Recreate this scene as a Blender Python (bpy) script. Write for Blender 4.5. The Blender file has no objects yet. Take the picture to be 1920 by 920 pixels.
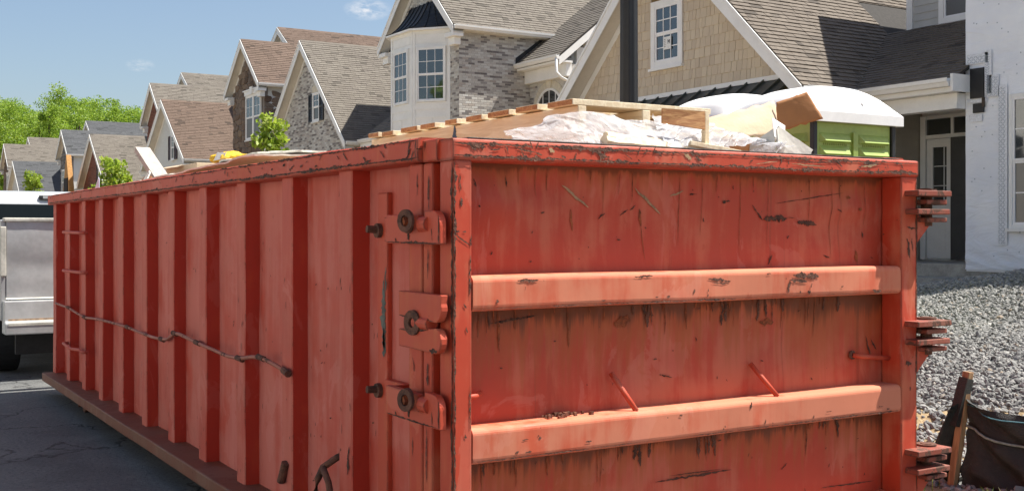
import bpy, bmesh, math, random, zlib
from mathutils import Vector, Matrix, noise
R = math.radians
random.seed(7)
scene = bpy.context.scene
col = scene.collection

# ------------------------------------------------------------------ camera
# World frame: X runs along the street (towards the camera), Y runs from the street into the lots.
cam_d = bpy.data.cameras.new('camera')
cam_d.sensor_width = 36.0
cam_d.lens = 36.0 * 2117 / 1920
cam_d.shift_y = -26 / 1920
cam_d.clip_start = 0.1
cam_d.clip_end = 3000
cam = bpy.data.objects.new('camera', cam_d)
col.objects.link(cam)
CAM = Vector((3.412, -1.858, 1.5))
cam.location = CAM
cam.rotation_euler = (R(90), 0, R(58.45))
scene.camera = cam

# ------------------------------------------------------------------ sky, sun, exposure
SUN_AZ = (0.36, 0.933)          # horizontal direction towards the sun
SUN_EL = R(60.5)
world = bpy.data.worlds.new('World')
scene.world = world
world.use_nodes = True
wn = world.node_tree
wn.nodes.clear()
wo = wn.nodes.new('ShaderNodeOutputWorld')
bg = wn.nodes.new('ShaderNodeBackground')
sky = wn.nodes.new('ShaderNodeTexSky')
sky.sky_type = 'NISHITA'
sky.sun_disc = False
sky.sun_elevation = SUN_EL
sky.sun_rotation = math.atan2(SUN_AZ[0], SUN_AZ[1])
sky.altitude = 0
sky.air_density = 1.0
sky.dust_density = 1.9
sky.ozone_density = 1.4
bg.inputs['Strength'].default_value = 0.071
# small fair-weather clouds scattered over the sky
tc = wn.nodes.new('ShaderNodeTexCoord')
nz = wn.nodes.new('ShaderNodeTexNoise')
nz.inputs['Scale'].default_value = 75.0
nz.inputs['Detail'].default_value = 6
nz.inputs['Roughness'].default_value = 0.62
mp = wn.nodes.new('ShaderNodeMapping')
mp.inputs['Scale'].default_value = (1, 1, 2.2)
wn.links.new(tc.outputs['Generated'], mp.inputs['Vector'])
wn.links.new(mp.outputs[0], nz.inputs['Vector'])


def wmath(op, a, b, clamp=False):
    n = wn.nodes.new('ShaderNodeMath')
    n.operation = op
    n.use_clamp = clamp
    for i, v in enumerate((a, b)):
        if isinstance(v, (int, float)):
            n.inputs[i].default_value = v
        else:
            wn.links.new(v, n.inputs[i])
    return n.outputs[0]


cl = None
for (cd, size, amt) in (((-0.8947, 0.4036, 0.1913), 0.022, 0.8), ((-0.9638, 0.2279, 0.1382), 0.013, 0.5), ((-0.93, 0.30, 0.2150), 0.012, 0.3), ((-0.75, -0.60, 0.28), 0.05, 0.8), ((0.5, -0.8, 0.33), 0.06, 0.8),
                        ((-0.3, 0.9, 0.35), 0.05, 0.8), ((0.85, 0.2, 0.45), 0.06, 0.8), ((-0.4, -0.3, 0.85), 0.06, 0.6), ((0.1, -0.95, 0.22), 0.04, 0.7), ((0.9, -0.4, 0.25), 0.05, 0.8), ((0.2, 0.5, 0.84), 0.05, 0.5)):
    v = Vector(cd).normalized()
    sb = wn.nodes.new('ShaderNodeVectorMath')
    sb.operation = 'SUBTRACT'
    wn.links.new(tc.outputs['Generated'], sb.inputs[0])
    sb.inputs[1].default_value = v
    ml = wn.nodes.new('ShaderNodeVectorMath')
    ml.operation = 'MULTIPLY'
    wn.links.new(sb.outputs[0], ml.inputs[0])
    ml.inputs[1].default_value = (1, 1, 2.2)
    ln = wn.nodes.new('ShaderNodeVectorMath')
    ln.operation = 'LENGTH'
    wn.links.new(ml.outputs[0], ln.inputs[0])
    d = wmath('SUBTRACT', 1.0, wmath('DIVIDE', ln.outputs['Value'], size), True)
    m_ = wmath('MULTIPLY', wmath('MULTIPLY', d, wmath('MULTIPLY', wmath('SUBTRACT', nz.outputs['Fac'], 0.40), 5.0, True), True), amt)
    cl = m_ if cl is None else wmath('MAXIMUM', cl, m_)
mx = wn.nodes.new('ShaderNodeMix')
mx.data_type = 'RGBA'
mx.inputs[7].default_value = (7.2, 7.0, 6.9, 1)
wn.links.new(cl, mx.inputs[0])
wn.links.new(sky.outputs[0], mx.inputs[6])
wn.links.new(mx.outputs[2], bg.inputs['Color'])
wn.links.new(bg.outputs[0], wo.inputs['Surface'])

sun_d = bpy.data.lights.new('sun', 'SUN')
sun_d.energy = 4.8
sun_d.angle = R(0.53)
sun_d.color = (1.0, 0.95, 0.86)
sun = bpy.data.objects.new('sun', sun_d)
col.objects.link(sun)
sdir = Vector((SUN_AZ[0] * math.cos(SUN_EL), SUN_AZ[1] * math.cos(SUN_EL), math.sin(SUN_EL))).normalized()
sun.rotation_euler = sdir.to_track_quat('Z', 'Y').to_euler()
sun.location = (0, 0, 30)

scene.view_settings.view_transform = 'Standard'
scene.view_settings.look = 'None'
scene.view_settings.exposure = 1.08
scene.view_settings.gamma = 1.0
scene.view_settings.use_curve_mapping = False


# ------------------------------------------------------------------ node helpers
class G:
    def __init__(s, name, rough=0.6, metallic=0.0):
        s.m = bpy.data.materials.new(name)
        s.m.use_nodes = True
        s.t = s.m.node_tree
        s.b = s.t.nodes['Principled BSDF']
        s.b.inputs['Roughness'].default_value = rough
        s.b.inputs['Metallic'].default_value = metallic

    def new(s, k):
        return s.t.nodes.new(k)

    def put(s, sock, v):
        if v is None:
            return
        if hasattr(v, 'is_output') or isinstance(v, bpy.types.NodeSocket):
            s.t.links.new(v, sock)
        elif isinstance(v, (tuple, list)) and len(v) == 3 and sock.type == 'RGBA':
            sock.default_value = (*v, 1)
        else:
            sock.default_value = v

    def math(s, op, a, b=None, c=None, clamp=False):
        n = s.new('ShaderNodeMath')
        n.operation = op
        n.use_clamp = clamp
        s.put(n.inputs[0], a)
        s.put(n.inputs[1], b)
        s.put(n.inputs[2], c)
        return n.outputs[0]

    def mix(s, f, a, b, mode='MIX'):
        n = s.new('ShaderNodeMix')
        n.data_type = 'RGBA'
        n.blend_type = mode
        s.put(n.inputs[0], f)
        s.put(n.inputs[6], a)
        s.put(n.inputs[7], b)
        return n.outputs[2]

    def coord(s, kind='Object', scale=(1, 1, 1), rot=(0, 0, 0), loc=(0, 0, 0)):
        n = s.new('ShaderNodeTexCoord')
        mpn = s.new('ShaderNodeMapping')
        mpn.inputs['Scale'].default_value = scale
        mpn.inputs['Rotation'].default_value = rot
        mpn.inputs['Location'].default_value = loc
        s.t.links.new(n.outputs[kind], mpn.inputs['Vector'])
        return mpn.outputs[0]

    def noise(s, scale, detail=4, rough=0.55, vec=None, dist=0.0):
        n = s.new('ShaderNodeTexNoise')
        n.inputs['Scale'].default_value = scale
        n.inputs['Detail'].default_value = detail
        n.inputs['Roughness'].default_value = rough
        n.inputs['Distortion'].default_value = dist
        s.put(n.inputs['Vector'], vec if vec is not None else s.coord())
        return n.outputs['Fac']

    def step(s, v, lo, hi):
        n = s.new('ShaderNodeMapRange')
        n.clamp = True
        n.interpolation_type = 'SMOOTHSTEP'
        s.put(n.inputs['Value'], v)
        s.put(n.inputs['From Min'], lo)
        s.put(n.inputs['From Max'], hi)
        return n.outputs[0]

    def xyz(s, vec):
        n = s.new('ShaderNodeSeparateXYZ')
        s.put(n.inputs[0], vec)
        return n.outputs

    def rnd(s):
        """one random number per loose piece, whether it is its own object or an island of a joined mesh"""
        a = s.new('ShaderNodeObjectInfo').outputs['Random']
        b = s.new('ShaderNodeNewGeometry').outputs['Random Per Island']
        return s.math('FRACT', s.math('ADD', a, b))

    def ramp(s, f, stops):
        n = s.new('ShaderNodeValToRGB')
        e = n.color_ramp.elements
        while len(e) < len(stops):
            e.new(0.5)
        for i, (p, c) in enumerate(stops):
            e[i].position = p
            e[i].color = (*c, 1)
        s.put(n.inputs[0], f)
        return n.outputs[0]

    def bump(s, h, strength=0.3, dist=0.01):
        n = s.new('ShaderNodeBump')
        n.inputs['Strength'].default_value = strength
        n.inputs['Distance'].default_value = dist
        s.put(n.inputs['Height'], h)
        s.t.links.new(n.outputs[0], s.b.inputs['Normal'])

    def col(s, c):
        s.put(s.b.inputs['Base Color'], c)
        return s

    def rough(s, v):
        s.put(s.b.inputs['Roughness'], v)
        return s


M = {}


def simple(name, c, rough=0.6, var=0.12, scale=6, bump=0.0, bscale=60, metallic=0.0, spec=None):
    """a plain surface with uneven tone, grime and fine relief"""
    g = G(name, rough, metallic)
    n = g.noise(scale, 5)
    n2 = g.noise(scale * 9, 3)
    k = g.math('ADD', g.math('MULTIPLY', n, 0.7), g.math('MULTIPLY', n2, 0.3))
    lo = tuple(x * (1 - 1.6 * var) for x in c)
    hi = tuple(min(1, x * (1 + 1.2 * var)) for x in c)
    g.col(g.mix(g.step(k, 0.3, 0.7), lo, hi))
    if bump:
        g.bump(g.noise(bscale, 3), bump, 0.01)
    if spec is not None:
        g.b.inputs['Specular IOR Level'].default_value = spec
    M[name] = g.m
    return g.m


def pieces(name, stops, rough=0.85, bump=0.35, bscale=45, mottled=0.25):
    """colour by piece (shingle, brick, stone) with grain on each"""
    g = G(name, rough)
    c = g.ramp(g.rnd(), stops)
    n = g.noise(bscale, 4, 0.65, g.coord('Object'))
    wv = g.new('ShaderNodeNewGeometry').outputs['Position']
    big = g.noise(0.55, 3, 0.5, wv)
    c = g.mix(mottled, c, g.mix(n, (0.02, 0.02, 0.02), (0.9, 0.88, 0.85)), 'OVERLAY')
    c = g.mix(g.math('MULTIPLY', big, 0.35), c, (0.16, 0.14, 0.12), 'OVERLAY')
    g.col(c)
    g.bump(n, bump, 0.006)
    M[name] = g.m
    return g.m


# ------------------------------------------------------------------ mesh helpers
class MB:
    def __init__(s):
        s.v = []
        s.f = []
        s.sm = False

    def poly(s, pts):
        i = len(s.v)
        s.v += [tuple(p) for p in pts]
        s.f.append(list(range(i, i + len(pts))))

    def mesh(s, vs, fs):
        i = len(s.v)
        s.v += [tuple(p) for p in vs]
        s.f += [[i + k for k in f] for f in fs]

    def box(s, x0, x1, y0, y1, z0, z1):
        s.hexa([(x0, y0, z0), (x1, y0, z0), (x1, y1, z0), (x0, y1, z0), (x0, y0, z1), (x1, y0, z1), (x1, y1, z1), (x0, y1, z1)])
        return s

    def hexa(s, p):
        s.mesh(p, [(3, 2, 1, 0), (4, 5, 6, 7), (0, 1, 5, 4), (1, 2, 6, 5), (2, 3, 7, 6), (3, 0, 4, 7)])
        return s

    def prism(s, pts, d):
        """polygon pts extruded along vector d"""
        n = len(pts)
        d = Vector(d)
        a = [Vector(p) for p in pts]
        b = [p + d for p in a]
        nrm = Vector((0, 0, 0))
        for i in range(n):
            nrm += a[i].cross(a[(i + 1) % n])
        if nrm.dot(d) > 0:
            a.reverse()
            b.reverse()
        vs = a + b
        fs = [list(range(n)), list(range(2 * n - 1, n - 1, -1))]
        for i in range(n):
            j = (i + 1) % n
            fs.append([j, i, n + i, n + j])
        s.mesh(vs, fs)
        return s

    def bar(s, a, b, w, h, up=(0, 0, 1)):
        """rectangular bar from a to b, w across, h along up"""
        a, b = Vector(a), Vector(b)
        d = (b - a).normalized()
        sd = d.cross(Vector(up)).normalized() * (w / 2)
        u = sd.cross(d).normalized() * (h / 2)
        p = [a - sd - u, a + sd - u, b + sd - u, b - sd - u, a - sd + u, a + sd + u, b + sd + u, b - sd + u]
        s.hexa(p)
        return s

    def tube(s, pts, r, n=8, cap=True):
        pts = [Vector(p) for p in pts]
        rr = r if isinstance(r, (list, tuple)) else [r] * len(pts)
        i0 = len(s.v)
        ref = Vector((0, 0, 1))
        for i, p in enumerate(pts):
            d = (pts[min(i + 1, len(pts) - 1)] - pts[max(i - 1, 0)]).normalized()
            q = ref if abs(d.dot(ref)) < 0.95 else Vector((1, 0, 0))
            a = d.cross(q).normalized()
            b = d.cross(a).normalized()
            for k in range(n):
                t = 2 * math.pi * k / n
                s.v.append(tuple(p + (a * math.cos(t) + b * math.sin(t)) * rr[i]))
        for i in range(len(pts) - 1):
            for k in range(n):
                k2 = (k + 1) % n
                s.f.append([i0 + i * n + k, i0 + i * n + k2, i0 + (i + 1) * n + k2, i0 + (i + 1) * n + k])
        if cap:
            s.f.append([i0 + k for k in range(n)][::-1])
            e = i0 + (len(pts) - 1) * n
            s.f.append([e + k for k in range(n)])
        return s

    def ring(s, c, axis, r_out, r_in, th, n=16):
        """flat washer: axis points outwards"""
        c = Vector(c)
        ax = Vector(axis).normalized()
        q = Vector((0, 0, 1)) if abs(ax.z) < 0.9 else Vector((1, 0, 0))
        a = ax.cross(q).normalized()
        b = ax.cross(a).normalized()
        i0 = len(s.v)
        for k in range(n):
            t = 2 * math.pi * k / n
            u = a * math.cos(t) + b * math.sin(t)
            s.v += [tuple(c + u * r_in), tuple(c + u * r_out), tuple(c + u * r_out + ax * th), tuple(c + u * r_in + ax * th)]
        for k in range(n):
            p = i0 + 4 * k
            q2 = i0 + 4 * ((k + 1) % n)
            for e in range(4):
                e2 = (e + 1) % 4
                s.f.append([p + e, p + e2, q2 + e2, q2 + e])
        return s

    def data(s, name):
        me = bpy.data.meshes.new(name)
        me.from_pydata(s.v, [], s.f)
        return me

    def build(s, name, mat, parent=None, bevel=0.0, seg=2, smooth=False, fix=True):
        me = s.data(name)
        if bevel or fix:
            bm = bmesh.new()
            bm.from_mesh(me)
            if fix:
                bmesh.ops.recalc_face_normals(bm, faces=bm.faces)
            if bevel:
                es = [e for e in bm.edges if len(e.link_faces) == 2 and e.calc_face_angle(0) > 0.5]
                bmesh.ops.bevel(bm, geom=es, offset=bevel, segments=seg, profile=0.5, affect='EDGES', clamp_overlap=True)
            bm.to_mesh(me)
            bm.free()
        if smooth:
            for p in me.polygons:
                p.use_smooth = True
        return link(name, me, mat, parent)


def link(name, me, mat, parent=None):
    o = bpy.data.objects.new(name, me)
    if mat is not None:
        if isinstance(mat, str):
            mat = M[mat]
        if len(me.materials) == 0:
            me.materials.append(mat)
    col.objects.link(o)
    if parent is not None:
        attach(o, parent)
    return o


def world_loc(o):
    v = Vector(o.location)
    p = o.parent
    if p is not None:
        v = v + o.matrix_parent_inverse.translation + world_loc(p)
    return v


def attach(o, p):
    o.parent = p
    o.matrix_parent_inverse = Matrix.Translation(-world_loc(p))


def tag(o, label=None, cat=None, group=None, kind=None):
    if label:
        o['label'] = label
    if cat:
        o['category'] = cat
    if group:
        o['group'] = group
    if kind:
        o['kind'] = kind
    return o


def empty(name, loc, label, cat, group=None):
    o = bpy.data.objects.new(name, None)
    o.empty_display_size = 0.3
    o.location = loc
    col.objects.link(o)
    return tag(o, label, cat, group)


def copy_tree(o, parent=None):
    c = o.copy()
    col.objects.link(c)
    if parent is not None:
        c.parent = parent
        c.matrix_parent_inverse = o.matrix_parent_inverse.copy()
    for ch in list(o.children):
        copy_tree(ch, c)
    return c


def photo(p):
    """where a point falls in the 1920 x 920 picture (used only to pick the nearest pieces for singling out)"""
    d = Vector(p) - CAM
    f = d.x * -0.8522 + d.y * 0.5233
    r = d.x * 0.5233 + d.y * 0.8522
    if f < 0.1:
        return None
    return 960 + 2117 * r / f, 434 - 2117 * d.z / f, f


def seen(p):
    q = photo(p)
    if q is None:
        return None
    u, v, f = q
    if not (-10 < u < 1930 and -8 < v):
        return None
    lim = 262 + max(0, 850 - u) * 0.14 if u < 720 else (255 if u < 1700 else 520)
    if 720 <= u < 1300:
        lim = 262 - (u - 720) * 0.19 if u < 1090 else 205
    if 1300 <= u < 1700:
        lim = 175
    return f if v < lim else None


def clip_rect(poly, x0, x1, y0, y1):
    def cut(ps, f, inter):
        out = []
        for i in range(len(ps)):
            a, b = ps[i - 1], ps[i]
            fa, fb = f(a), f(b)
            if fb:
                if not fa:
                    out.append(inter(a, b))
                out.append(b)
            elif fa:
                out.append(inter(a, b))
        return out

    def ix(X):
        return lambda a, b: (X, a[1] + (b[1] - a[1]) * (X - a[0]) / (b[0] - a[0]))

    def iy(Y):
        return lambda a, b: (a[0] + (b[0] - a[0]) * (Y - a[1]) / (b[1] - a[1]), Y)
    ps = list(poly)
    for f, i in ((lambda p: p[0] >= x0, ix(x0)), (lambda p: p[0] <= x1, ix(x1)), (lambda p: p[1] >= y0, iy(y0)), (lambda p: p[1] <= y1, iy(y1))):
        if not ps:
            return []
        ps = cut(ps, f, i)
    return ps


def area(ps):
    return abs(sum(ps[i - 1][0] * ps[i][1] - ps[i][0] * ps[i - 1][1] for i in range(len(ps)))) / 2


SHARED = {}


def tiles(parent, name, mat, o, U, V, poly, pw, ph, thick, gap=0.006, tilt=0.0, wvar=0.0, jit=0.0, n_ind=0, vgap=None, holes=(), rng=None):
    """cover the polygon (in u, v metres on the plane o, U, V) with separate overlapping or jointed pieces.
    the n_ind pieces that show largest are objects of their own, the others are joined in one mesh"""
    rng = rng or random.Random(zlib.crc32(name.encode()))
    o, U, V = Vector(o), Vector(U).normalized(), Vector(V).normalized()
    N = U.cross(V).normalized()
    vgap = gap if vgap is None else vgap
    us = [p[0] for p in poly]
    vs = [p[1] for p in poly]
    key = (name, round(thick, 4), round(tilt, 4), round(ph, 3))
    full, rest = [], MB()
    r = 0
    v = min(vs)
    while v < max(vs) - 0.01:
        u = min(us) - rng.random() * pw * (1 if wvar else 0) - (pw / 2 if (r % 2 and not wvar) else 0)
        while u < max(us):
            w = pw * (1 + wvar * (rng.random() * 2 - 1))
            lift = rng.random() * jit
            a, b, c, d = u + gap / 2, u + w - gap / 2, v + vgap / 2, v + ph - vgap / 2
            u += w
            if any(a < h[1] and b > h[0] and c < h[3] and d > h[2] for h in holes):
                # keep the bits outside an opening
                segs = []
                for h in holes:
                    if a < h[1] and b > h[0] and c < h[3] and d > h[2]:
                        if a < h[0] - 0.02:
                            segs.append((a, h[0]))
                        if b > h[1] + 0.02:
                            segs.append((h[1], b))
            else:
                segs = [(a, b)]
            for (sa, sb) in segs:
                ps = clip_rect(poly, sa, sb, c, d)
                ar = area(ps) if len(ps) > 2 else 0
                if ar < 0.0006:
                    continue
                whole = ar > 0.999 * (sb - sa) * (d - c)
                cen = o + U * (sa + sb) / 2 + V * (c + d) / 2
                if whole and len(segs) == 1 and (sb - sa) > 0.5 * pw:
                    full.append((seen(cen) if n_ind else None, sa, sb, c, d, lift))
                else:
                    add_tile(rest, o, U, V, N, ps, c, d, thick, tilt, lift)
        v += ph
        r += 1
    vis = sorted([t for t in full if t[0]], key=lambda t: t[0])[:n_ind]
    chosen = set(id(t) for t in vis)
    if vis and key not in SHARED:
        mb = MB()
        hgt = vis[0][4] - vis[0][3]
        add_tile(mb, Vector((0, 0, 0)), Vector((1, 0, 0)), Vector((0, 1, 0)), Vector((0, 0, 1)),
                 [(-0.5, 0), (0.5, 0), (0.5, hgt), (-0.5, hgt)], 0, hgt, thick, tilt, 0)
        me = mb.data(name)
        me.materials.append(M[mat] if isinstance(mat, str) else mat)
        SHARED[key] = me
    for t in full:
        if id(t) in chosen:
            _, a, b, c, d, lift = t
            ob = bpy.data.objects.new(name, SHARED[key])
            p = o + U * (a + b) / 2 + V * c + N * lift
            mw = Matrix(((U.x * (b - a), V.x, N.x, p.x), (U.y * (b - a), V.y, N.y, p.y), (U.z * (b - a), V.z, N.z, p.z), (0, 0, 0, 1)))
            col.objects.link(ob)
            ob.parent = parent
            ob.matrix_basis = mw
        else:
            _, a, b, c, d, lift = t
            add_tile(rest, o, U, V, N, [(a, c), (b, c), (b, d), (a, d)], c, d, thick, tilt, lift)
    if rest.f:
        ro = rest.build(name + '_field', mat, parent, fix=False)
        ro['kind'] = 'stuff'
        return ro


def add_tile(mb, o, U, V, N, ps, c, d, thick, tilt, lift):
    if sum(ps[i - 1][0] * ps[i][1] - ps[i][0] * ps[i - 1][1] for i in range(len(ps))) < 0:
        ps = ps[::-1]
    n = len(ps)
    i0 = len(mb.v)
    for (u, v) in ps:
        mb.v.append(tuple(o + U * u + V * v - N * 0.001))
    for (u, v) in ps:
        k = (d - v) / max(d - c, 1e-6)
        mb.v.append(tuple(o + U * u + V * v + N * (thick + lift + tilt * k)))
    mb.f.append([i0 + n + i for i in range(n)])
    for i in range(n):
        j = (i + 1) % n
        mb.f.append([i0 + i, i0 + j, i0 + n + j, i0 + n + i])


def struct(o):
    o['kind'] = 'structure'
    return o


# ------------------------------------------------------------------ materials
def make_paint(name, red, fade, fade_amt, chip, wear, streaks=(), dirt=0.0, gloss=0.54, bev=0.012, long_chip=False):
    g = G(name, gloss)
    P = g.coord()
    x, y, z = g.xyz(P)
    big = g.noise(1.7, 5, 0.6, P)
    mid = g.noise(7, 5, 0.6, P)
    vert = g.noise(1.0, 5, 0.6, g.coord(scale=(16, 16, 1.6)))
    f = g.math('ADD', g.math('ADD', g.math('MULTIPLY', big, 0.45), g.math('MULTIPLY', mid, 0.2)), g.math('MULTIPLY', vert, 0.35))
    f = g.step(f, 0.60 - 0.25 * fade_amt, 0.70 - 0.18 * fade_amt)
    c = g.mix(f, red, fade)
    # older coat showing through in sharp-edged rubbed patches
    old = g.step(g.noise(1.0, 7, 0.62, g.coord(scale=(2.6, 2.6, 1.5), loc=(7, 3, 1)), 0.9), 0.575, 0.60)
    c = g.mix(g.math('MULTIPLY', old, 0.30), c, tuple(min(1, k * 1.0 + 0.06) for k in fade))
    # brushed patches of fresher red
    br = g.step(g.noise(1.0, 6, 0.7, g.coord(scale=(9, 9, 3.2), loc=(3, 1, 2)), 0.6), 0.60, 0.70)
    c = g.mix(g.math('MULTIPLY', br, 0.55), c, tuple(k * 0.85 for k in red))
    # dirt film
    if dirt:
        dn = g.step(g.noise(2.6, 6, 0.7, g.coord(loc=(5, 2, 8))), 0.42, 0.75)
        c = g.mix(g.math('MULTIPLY', dn, dirt), c, (0.16, 0.09, 0.055))
    # rust runs under the rails: dark at the top, orange drips lower down
    rust_all = None
    for (zt, length, amt, off) in streaks:
        d = g.math('SUBTRACT', zt, z)
        ns = g.noise(1.0, 4, 0.65, g.coord(scale=(1, 30, 1.2), loc=(off, off, off)))
        nb = g.noise(1.0, 4, 0.6, g.coord(scale=(1, 3.2, 0.3), loc=(off * 2, off, off)))
        nn = g.math('ADD', g.math('MULTIPLY', ns, 0.5), g.math('MULTIPLY', nb, 0.6))
        ln = g.math('MULTIPLY', g.step(nn, 0.36, 0.76), length)
        ok = g.step(d, -0.006, 0.0)
        up = g.math('SUBTRACT', 1.0, g.step(g.math('DIVIDE', d, g.math('ADD', ln, 0.012)), 0.35, 1.0))
        stain = g.math('MULTIPLY', g.math('MULTIPLY', up, ok), amt)
        lo = g.math('MULTIPLY', g.math('MULTIPLY', g.math('SUBTRACT', 1.0, g.step(g.math('DIVIDE', d, g.math('ADD', g.math('MULTIPLY', ln, 3.4), 0.02)), 0.1, 1.0)), ok), 0.62 * amt)
        c = g.mix(lo, c, (0.36, 0.095, 0.018))
        c = g.mix(g.math('MULTIPLY', stain, 0.72), c, (0.075, 0.028, 0.011))
        rust_all = stain if rust_all is None else g.math('MAXIMUM', rust_all, stain)
    # thin vertical drip lines
    if streaks:
        dl = g.step(g.noise(1.0, 2, 0.5, g.coord(scale=(1, 26, 0.35), loc=(9, 4, 2))), 0.685, 0.72)
        c = g.mix(g.math('MULTIPLY', dl, 0.25), c, (0.15, 0.045, 0.018))
    # chips and edge wear
    if long_chip:
        cv = g.coord(scale=(5, 13, 5), rot=(0.9, 0.6, 0.4))
    else:
        cv = g.coord(scale=(9, 9, 6))
    cn = g.noise(1.6, 7, 0.68, cv, 0.4)
    chips = g.step(cn, 0.735 - chip, 0.75 - chip)
    fine = g.step(g.noise(26, 3, 0.6, P), 0.745 - chip * 0.4, 0.76 - chip * 0.4)
    bn = g.new('ShaderNodeBevel')
    bn.samples = 4
    bn.inputs['Radius'].default_value = bev
    dt = g.new('ShaderNodeVectorMath')
    dt.operation = 'DOT_PRODUCT'
    g.t.links.new(bn.outputs[0], dt.inputs[0])
    g.t.links.new(g.new('ShaderNodeNewGeometry').outputs['Normal'], dt.inputs[1])
    edge = g.math('SUBTRACT', 1.0, g.step(dt.outputs['Value'], 0.86, 0.985))
    en = g.noise(11, 6, 0.65, P)
    edge = g.math('MULTIPLY', edge, g.step(en, 0.60 - wear, 0.66 - wear))
    bare = g.math('MAXIMUM', g.math('MAXIMUM', chips, fine), edge)
    rc = g.mix(g.noise(30, 4, 0.6, P), (0.035, 0.017, 0.011), (0.13, 0.06, 0.035))
    c = g.mix(g.math('MULTIPLY', bare, 0.93), c, rc)
    g.col(c)
    rr = g.math('ADD', gloss, g.math('MULTIPLY', g.math('MAXIMUM', bare, f), 0.28))
    g.rough(g.math('ADD', rr, g.math('MULTIPLY', mid, 0.1)))
    g.bump(g.math('ADD', g.math('MULTIPLY', g.noise(3.0, 3, 0.5, P), 1.0), g.math('MULTIPLY', bare, -0.12)), 0.35, 0.012)
    M[name] = g.m
    return g.m


RED = (0.42, 0.040, 0.018)
PINK = (0.46, 0.135, 0.085)
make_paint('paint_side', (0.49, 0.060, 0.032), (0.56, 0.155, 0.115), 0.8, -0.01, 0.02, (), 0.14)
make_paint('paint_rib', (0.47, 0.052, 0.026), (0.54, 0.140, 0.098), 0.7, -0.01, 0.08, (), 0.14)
make_paint('paint_rib_shaded', (0.42, 0.026, 0.008), (0.47, 0.050, 0.018), 0.3, -0.01, 0.08, (), 0.05)  # rib paint with the shade between ribs put into a deeper red
make_paint('paint_door', (0.47, 0.050, 0.019), (0.54, 0.135, 0.075), 0.6, -0.02, 0.02,
           ((1.750, 0.06, 0.85, 1.3), (1.228, 0.17, 1.0, 4.1), (0.694, 0.15, 1.0, 7.7)), 0.14)
make_paint('paint_beam', (0.54, 0.090, 0.036), (0.59, 0.19, 0.105), 0.9, -0.015, 0.03, (), 0.08)
make_paint('paint_rim', (0.48, 0.052, 0.018), (0.53, 0.13, 0.068), 0.4, 0.03, 0.20, (), 0.10, long_chip=True, bev=0.022)
make_paint('paint_hardware', (0.48, 0.055, 0.020), (0.52, 0.125, 0.06), 0.4, 0.01, 0.12, (), 0.12)
make_paint('paint_frame', (0.47, 0.045, 0.014), (0.54, 0.13, 0.062), 0.55, 0.01, 0.24, (), 0.06, bev=0.016)
make_paint('paint_hinge', (0.26, 0.05, 0.028), (0.30, 0.10, 0.06), 0.4, 0.20, 0.2, (), 0.7)
make_paint('paint_rail', (0.17, 0.052, 0.024), (0.20, 0.075, 0.04), 0.35, 0.07, 0.18, (), 0.6)
make_paint('paint_cable', (0.34, 0.10, 0.06), (0.40, 0.17, 0.12), 0.4, 0.16, 0.15, (), 0.4)
simple('rust', (0.12, 0.048, 0.028), 0.85, 0.4, 20, 0.5, 90)
simple('rust_dark', (0.030, 0.014, 0.010), 0.9, 0.4, 25, 0.5, 90)
simple('rust_mid', (0.095, 0.040, 0.024), 0.9, 0.5, 25, 0.5, 90)
simple('bare_steel', (0.24, 0.21, 0.19), 0.5, 0.35, 25, 0.2, 90, 0.4)
simple('rust_orange', (0.27, 0.070, 0.024), 0.9, 0.4, 25, 0.4, 90)
simple('primer_grey', (0.10, 0.105, 0.09), 0.7, 0.4, 18, 0.3)
simple('tan_scuff', (0.38, 0.24, 0.13), 0.8, 0.3, 30)


def asphalt():
    g = G('asphalt', 0.9)
    P = g.coord()
    n = g.noise(140, 3, 0.7, P)
    b = g.noise(0.9, 6, 0.6, P)
    c = g.mix(g.step(b, 0.3, 0.75), (0.105, 0.110, 0.112), (0.165, 0.166, 0.162))
    c = g.mix(g.step(n, 0.62, 0.8), c, (0.23, 0.23, 0.22))
    sp_ = g.noise(42, 3, 0.7, P)
    c = g.mix(g.step(sp_, 0.54, 0.70), c, (0.19, 0.195, 0.19))
    c = g.mix(g.math('MULTIPLY', g.math('SUBTRACT', 1.0, g.step(sp_, 0.34, 0.46)), 0.6), c, (0.028, 0.030, 0.032))
    c = g.mix(g.math('MULTIPLY', g.step(g.noise(3.2, 7, 0.7, P), 0.58, 0.74), 0.5), c, (0.27, 0.26, 0.235))
    c = g.mix(g.math('MULTIPLY', g.step(g.noise(1.1, 5, 0.6, g.coord(loc=(4, 9, 0))), 0.50, 0.62), 0.35), c, (0.05, 0.05, 0.05))
    cr = g.new('ShaderNodeTexVoronoi')
    cr.feature = 'DISTANCE_TO_EDGE'
    cr.inputs['Scale'].default_value = 0.42
    dv = g.new('ShaderNodeVectorMath')
    dv.operation = 'ADD'
    nn = g.new('ShaderNodeTexNoise')
    nn.inputs['Scale'].default_value = 2.2
    nn.inputs['Detail'].default_value = 6
    g.put(nn.inputs['Vector'], P)
    g.t.links.new(P, dv.inputs[0])
    g.t.links.new(nn.outputs['Color'], dv.inputs[1])
    g.put(cr.inputs['Vector'], dv.outputs[0])
    crack = g.math('SUBTRACT', 1.0, g.step(cr.outputs['Distance'], 0.0, 0.012))
    c = g.mix(g.math('MULTIPLY', crack, 0.7), c, (0.018, 0.018, 0.018))
    g.col(c)
    g.bump(g.math('SUBTRACT', g.math('ADD', n, g.math('MULTIPLY', g.noise(45, 4, 0.6, P), 0.8)), crack), 0.8, 0.012)
    M['asphalt'] = g.m


asphalt()


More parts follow.
